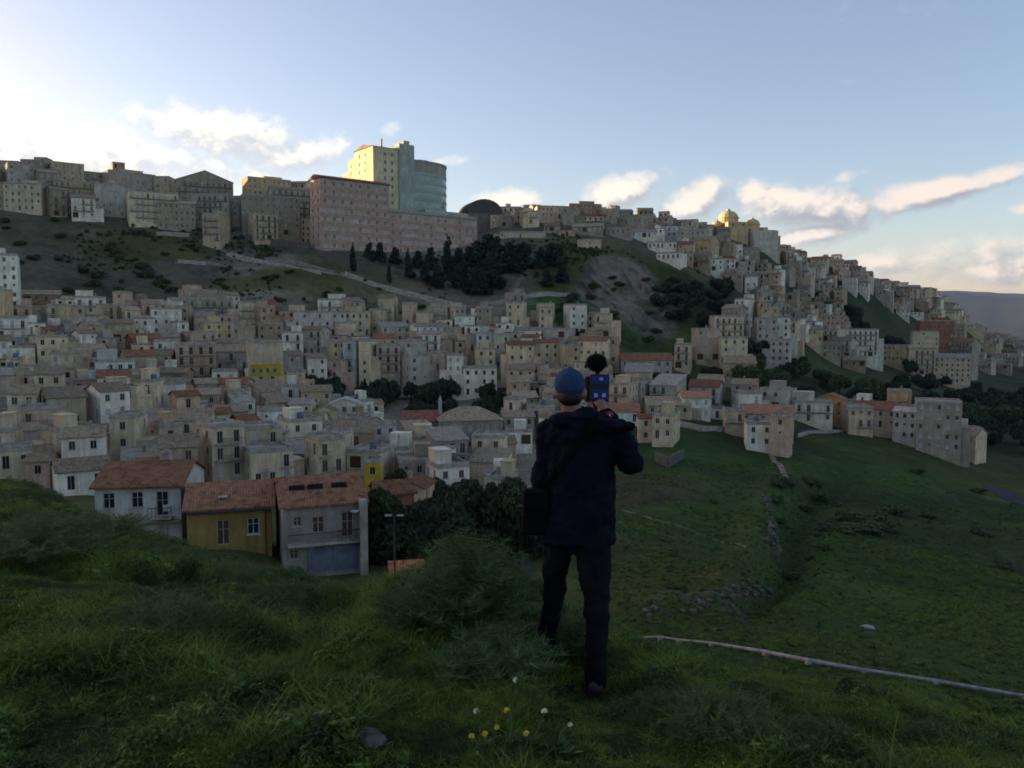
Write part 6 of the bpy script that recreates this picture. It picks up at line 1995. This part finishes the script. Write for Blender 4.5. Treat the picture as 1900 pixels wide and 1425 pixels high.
def man():
    foot = pt_at(1060, 4.5)
    O = Vector(foot)
    # the bare body: head, neck, torso, arms, hands, legs in one skin
    B = Body()
    head = J(1057, 722, 4.50)
    B.ell(head, 0.076, 0.098, 0.112)
    B.ell(head + Vector((0.0, 0.06, -0.05)), 0.055, 0.055, 0.065)            # jaw
    B.ell(head + Vector((0.008, 0.108, -0.015)), 0.014, 0.02, 0.02)           # nose
    B.ell(head + Vector((-0.084, 0.0, -0.026)), 0.014, 0.022, 0.034)          # ears
    B.ell(head + Vector((0.084, 0.0, -0.026)), 0.014, 0.022, 0.034)
    for s in (-1, 1):
        B.ell(head + Vector((0.03 * s, 0.088, 0.01)), 0.018, 0.016, 0.014)    # brow and eye
    B.ell(head + Vector((0, 0.095, -0.055)), 0.025, 0.014, 0.010)             # mouth
    neck = J(1062, 775, 4.5)
    B.limb([head + Vector((0, -0.01, -0.06)), neck], [0.056, 0.062])
    hipL, hipR = J(1038, 990, 4.52), J(1096, 990, 4.46)
    chest = J(1075, 830, 4.5)
    B.limb([neck, chest, J(1068, 930, 4.49), J(1067, 985, 4.49)], [0.062, 0.10, 0.10, 0.085])
    shL, shR = J(1016, 800, 4.5), J(1143, 800, 4.5)
    B.limb([chest, shL], [0.09, 0.042]); B.limb([chest, shR], [0.09, 0.042])
    elL, wrL = J(1004, 888, 4.50), J(1008, 948, 4.66)
    elR, wrR = J(1168, 856, 4.50), J(1126, 772, 4.74)
    B.limb([shL, elL, wrL], [0.038, 0.032, 0.026]); B.limb([shR, elR, wrR], [0.040, 0.034, 0.026])
    def hand(w, d, palm_n, curl):
        d = d.normalized(); palm_n = palm_n.normalized(); side = d.cross(palm_n).normalized()
        pc = w + d * 0.05
        B.limb([w, pc, pc + d * 0.035], [0.026, 0.030, 0.028])
        for k, (off, ln) in enumerate(((-0.030, 0.062), (-0.010, 0.075), (0.010, 0.080), (0.029, 0.072))):
            a_ = pc + side * off + d * 0.035
            b_ = a_ + (d * (1 - curl * 0.4) + palm_n * curl * 0.5).normalized() * ln * 0.45
            c_ = b_ + (d * (0.6 - curl * 0.6) + palm_n * curl).normalized() * ln * 0.32
            e_ = c_ + (d * (0.2 - curl) + palm_n * 1.0).normalized() * ln * 0.28
            B.limb([a_, b_, c_, e_], [0.0095, 0.009, 0.0085, 0.0075])
        t0 = w + d * 0.022 + side * 0.028
        B.limb([t0, t0 + side * 0.022 + d * 0.02 + palm_n * 0.015, t0 + side * 0.022 + d * 0.045 + palm_n * 0.03], [0.013, 0.011, 0.009])
    hand(wrL, Vector((0.1, 0.55, -0.4)), Vector((0.8, 0.2, -0.2)), 0.5)
    hand(wrR, Vector((-0.35, 0.25, 0.75)), Vector((-0.2, 0.9, -0.25)), 1.0)
    knL, anL = J(1026, 1108, 4.60), J(1012, 1205, 4.76)
    knR, anR = J(1108, 1130, 4.40), J(1104, 1262, 4.31)
    B.limb([J(1067, 985, 4.49), hipL, knL, anL], [0.085, 0.060, 0.034, 0.028]); B.limb([J(1067, 985, 4.49), hipR, knR, anR], [0.085, 0.064, 0.038, 0.028])
    for an, dx in ((anL, -0.01), (anR, 0.015)):
        B.limb([an, an + Vector((0, -0.02, -0.05)), an + Vector((dx, 0.10, -0.065))], [0.038, 0.04, 0.03])
    root = B.build('person', 'skin', None, 0.009, 4, origin=O)
    root.location = O
    tag(root, 'man seen from behind in navy jacket and blue cap, filming', 'person')

    # trousers
    T_ = Body()
    T_.ell(J(1067, 985, 4.49), 0.165, 0.125, 0.12)
    T_.limb([J(1042, 985, 4.51), J(1034, 1030, 4.53), knL, J(1018, 1160, 4.69), J(1012, 1204, 4.765)], [0.098, 0.086, 0.065, 0.060, 0.058])
    T_.limb([J(1094, 985, 4.46), J(1102, 1035, 4.45), knR, J(1106, 1200, 4.35), J(1104, 1266, 4.315)], [0.105, 0.098, 0.072, 0.063, 0.062])
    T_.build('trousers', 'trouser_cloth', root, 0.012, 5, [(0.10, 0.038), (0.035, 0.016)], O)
    # shoes
    for an, dx in ((anL, -0.01), (anR, 0.015)):
        Sh = Body()
        gz = zt(an.x, an.y + 0.05)
        heel = Vector((an.x, an.y - 0.03, gz + 0.045)); toe = Vector((an.x + dx, an.y + 0.17, zt(an.x, an.y + 0.17) + 0.04))
        Sh.limb([heel, heel.lerp(toe, 0.5), toe], [0.046, 0.047, 0.040]); Sh.limb([heel + Vector((0, 0.02, 0.0)), an], [0.046, 0.050])
        Sh.build('shoe', 'shoe_leather', root, 0.010, 3, None, O)
    # jacket: torso, arms, collar and hood
    K = Body()
    prof = [(1006, 1000, 1146, 0.145), (980, 1001, 1149, 0.150), (945, 1004, 1149, 0.150), (905, 1010, 1147, 0.145), (865, 1011, 1144, 0.142), (825, 1005, 1150, 0.140), (798, 1002, 1158, 0.132), (780, 1014, 1150, 0.120), (768, 1032, 1126, 0.105), (757, 1040, 1106, 0.092)]
    rr = []
    for (py, xl, xr, ry) in prof:
        a, b = J(xl, py, 4.5), J(xr, py, 4.5)
        rr.append(((a + b) / 2, (b - a).length / 2 * 0.925, ry))
    K.rings(rr)
    K.limb([J(1018, 800, 4.5), elL, wrL], [0.064, 0.056, 0.046])
    K.limb([J(1142, 802, 4.5), J(1160, 830, 4.49), elR, J(1152, 815, 4.62), wrR], [0.080, 0.080, 0.070, 0.062, 0.050])
    # hood lying on the back and bulky collar
    for px, py, rx, ry, rz in ((1050, 778, 0.10, 0.08, 0.040), (1085, 786, 0.13, 0.085, 0.052), (1120, 792, 0.11, 0.08, 0.042), (1146, 790, 0.065, 0.055, 0.026), (1162, 789, 0.035, 0.035, 0.016), (1072, 770, 0.105, 0.11, 0.034)):
        K.ell(J(px, py, 4.42), rx, ry, rz)
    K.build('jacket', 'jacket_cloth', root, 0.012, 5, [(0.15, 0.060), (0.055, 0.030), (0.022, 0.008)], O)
    # hem band, back seam and strap lines give the jacket its make
    # cap
    C = Body()
    C.ell(head + Vector((0, -0.004, 0.028)), 0.088, 0.108, 0.092)
    C.limb([head + Vector((-0.05, 0.10, 0.035)), head + Vector((0.0, 0.14, 0.028)), head + Vector((0.05, 0.10, 0.035))], [0.016, 0.018, 0.016])
    capo = C.build('cap', 'cap_cloth', root, 0.008, 4, None, O)
    m = MB(); m.lathe([(0.0, 0.012), (0.007, 0.008), (0.010, 0.0)], 8, head + Vector((0, -0.004, 0.117)) - O); m.build('button', ['cap_cloth'], capo, smooth=True)
    Hh = Body()
    Hh.ell(head + Vector((0, -0.026, -0.040)), 0.072, 0.080, 0.056)
    Hh.build('hair', 'hair', root, 0.008, 3, [(0.012, 0.006)], O)

    # shoulder bag on the left hip
    bc = J(992, 948, 4.46)
    bag = empty('shoulder_bag', J(992, 992, 4.46), R2D(-12))
    tag(bag, 'black shoulder bag hanging at the left hip of the man', 'bag')
    bo = bag.location
    bm = bmesh.new(); bmesh.ops.create_cube(bm, size=1.0)
    a, b = J(967, 990, 4.46) - bo, J(1021, 906, 4.46) - bo
    for v in bm.verts:
        k_ = 0.86 if v.co.z > 0 else 1.0
        v.co = ((a.x + b.x) / 2 + (b.x - a.x) * v.co.x * k_, 0.10 * v.co.y * k_, a.z + (b.z - a.z) * (v.co.z + 0.5))
    bmesh.ops.bevel(bm, geom=bm.edges[:], offset=0.022, segments=3, affect='EDGES', profile=0.5)
    me = bpy.data.meshes.new('pouch'); bm.to_mesh(me); bm.free(); me.materials.append(MATS['bag_cloth'])
    me.polygons.foreach_set('use_smooth', [True] * len(me.polygons))
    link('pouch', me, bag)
    m = MB(); a, b = J(972, 912, 4.40) - bo, J(1016, 945, 4.395) - bo
    m.box(a.x, b.x, a.y - 0.012, a.y + 0.0, b.z, a.z); m.build('flap', ['bag_cloth'], bag)
    m = MB()
    sp = [J(1010, 908, 4.42), J(1035, 872, 4.345), J(1065, 835, 4.338), J(1092, 800, 4.33), J(1112, 778, 4.345), J(1122, 766, 4.42), J(1120, 768, 4.52)]
    for a, b in zip(sp[:-1], sp[1:]):
        d = (b - a).normalized(); nrm = Vector((0, -1, 0)); sd = d.cross(nrm).normalized() * 0.017
        q = [a - sd - bo, a + sd - bo, b + sd - bo, b - sd - bo]
        m.face(q); m.face([p_ + Vector((0, 0.006, 0)) for p_ in q[::-1]])
    m.build('strap', ['bag_cloth'], bag)
    bag.rotation_euler = (0, 0, 0)

    # video rig held up in the right hand
    base_p = J(1110, 752, 4.80)
    rig = empty('video_camera', base_p)
    tag(rig, 'blue and black video camera with furry microphone held up by the man', 'camera')
    q = lambda px, py, R=4.80: J(px, py, R) - base_p
    a, b = q(1094, 744), q(1130, 694)
    def rbox(nm, p0, p1, d, matn, y=0.0, bevel=0.006):
        bm = bmesh.new()
        bmesh.ops.create_cube(bm, size=1.0)
        for v in bm.verts:
            v.co = (p0.x + (p1.x - p0.x) * (v.co.x + 0.5), y + d * v.co.y, p0.z + (p1.z - p0.z) * (v.co.z + 0.5))
        bmesh.ops.bevel(bm, geom=bm.edges[:], offset=bevel, segments=2, affect='EDGES', profile=0.5)
        me = bpy.data.meshes.new(nm); bm.to_mesh(me); bm.free(); me.materials.append(MATS[matn])
        return link(nm, me, rig)
    rbox('camera_body', a, b, 0.10, 'black_plastic', 0.02)
    rbox('upper_panel', q(1097, 713), q(1128, 697), 0.106, 'device_blue', 0.02, 0.004)
    rbox('lower_panel', q(1097, 741), q(1128, 722), 0.106, 'device_blue', 0.02, 0.004)
    rbox('bracket', q(1086, 746), q(1096, 698), 0.05, 'black_plastic', 0.03)
    rbox('viewfinder', q(1076, 712), q(1090, 703), 0.06, 'black_plastic', 0.05, 0.004)
    rbox('grip', q(1100, 768), q(1124, 744), 0.05, 'black_plastic', 0.0)
    for k, (x0, y0, x1, y1) in enumerate(((1101, 736, 1108, 729), (1116, 736, 1123, 729), (1111, 705, 1118, 700))):
        rbox('pale_label', q(x0, y0), q(x1, y1), 0.004, 'label_white', -0.034, 0.001)
    m = MB()
    r_ = np.random.RandomState(2)
    prof = [(0.052 * math.sin(math.pi * k / 12), -0.052 * math.cos(math.pi * k / 12)) for k in range(13)]
    m.lathe([(max(0.0, x), z) for x, z in prof], 20)
    for _ in range(900):
        d = r_.normal(size=3); d /= np.linalg.norm(d); t = np.cross(d, r_.normal(size=3)); t /= np.linalg.norm(t)
        p0 = d * 0.05; p1 = d * 0.062 + t * 0.01
        m.face([p0 - t * 0.002, p0 + np.cross(d, t) * 0.002, p1])
    m.build('furry_microphone', ['mic_fur'], rig, q(1107, 673), smooth=True).scale = (1.15, 1.1, 0.98)
    rbox('microphone_mount', q(1105, 695), q(1113, 684), 0.02, 'black_plastic', 0.02, 0.002)
    m = MB(); m.lathe([(0.0, -0.006), (0.020, -0.006), (0.022, 0.0), (0.020, 0.006), (0.008, 0.008), (0.0, 0.008)], 16); k_ = m.build('focus_knob', ['red_paint'], rig, q(1131, 770, 4.66)); k_.rotation_euler = (math.pi / 2, 0, 0)
    m = MB(); m.lathe([(0.0, 0.0), (0.008, 0.0), (0.0, 0.003)], 10, (0, 0, 0.008)); d_ = m.build('knob_cap', ['label_white'], k_)
    rbox('knob_arm', q(1122, 772, 4.72), q(1130, 764, 4.72), 0.16, 'black_plastic', -0.06, 0.002)
man()

# ---------------------------------------------------------------- haze
def haze():
    m = bpy.data.materials.new('haze')
    m.use_nodes = True
    t = m.node_tree; t.nodes.clear()
    out = t.nodes.new('ShaderNodeOutputMaterial'); v = t.nodes.new('ShaderNodeVolumePrincipled')
    v.inputs['Color'].default_value = (0.42, 0.56, 0.95, 1)
    v.inputs['Density'].default_value = HAZE
    v.inputs['Anisotropy'].default_value = 0.2
    t.links.new(v.outputs[0], out.inputs['Volume'])
    MATS['haze'] = m
    co = [ob for ob in COL.objects if ob.name == 'ground'][0].data
    zz = np.empty(len(co.vertices) * 3); co.vertices.foreach_get('co', zz); zz = zz[2::3]
    b = MB(); b.box(-14300, 14300, -14300, 14300, zz.min() - 1.0, max(zz.max(), 75) + 8)
    tag(b.build('haze', ['haze']), kind='stuff')
HAZE = 2.6e-5
haze()
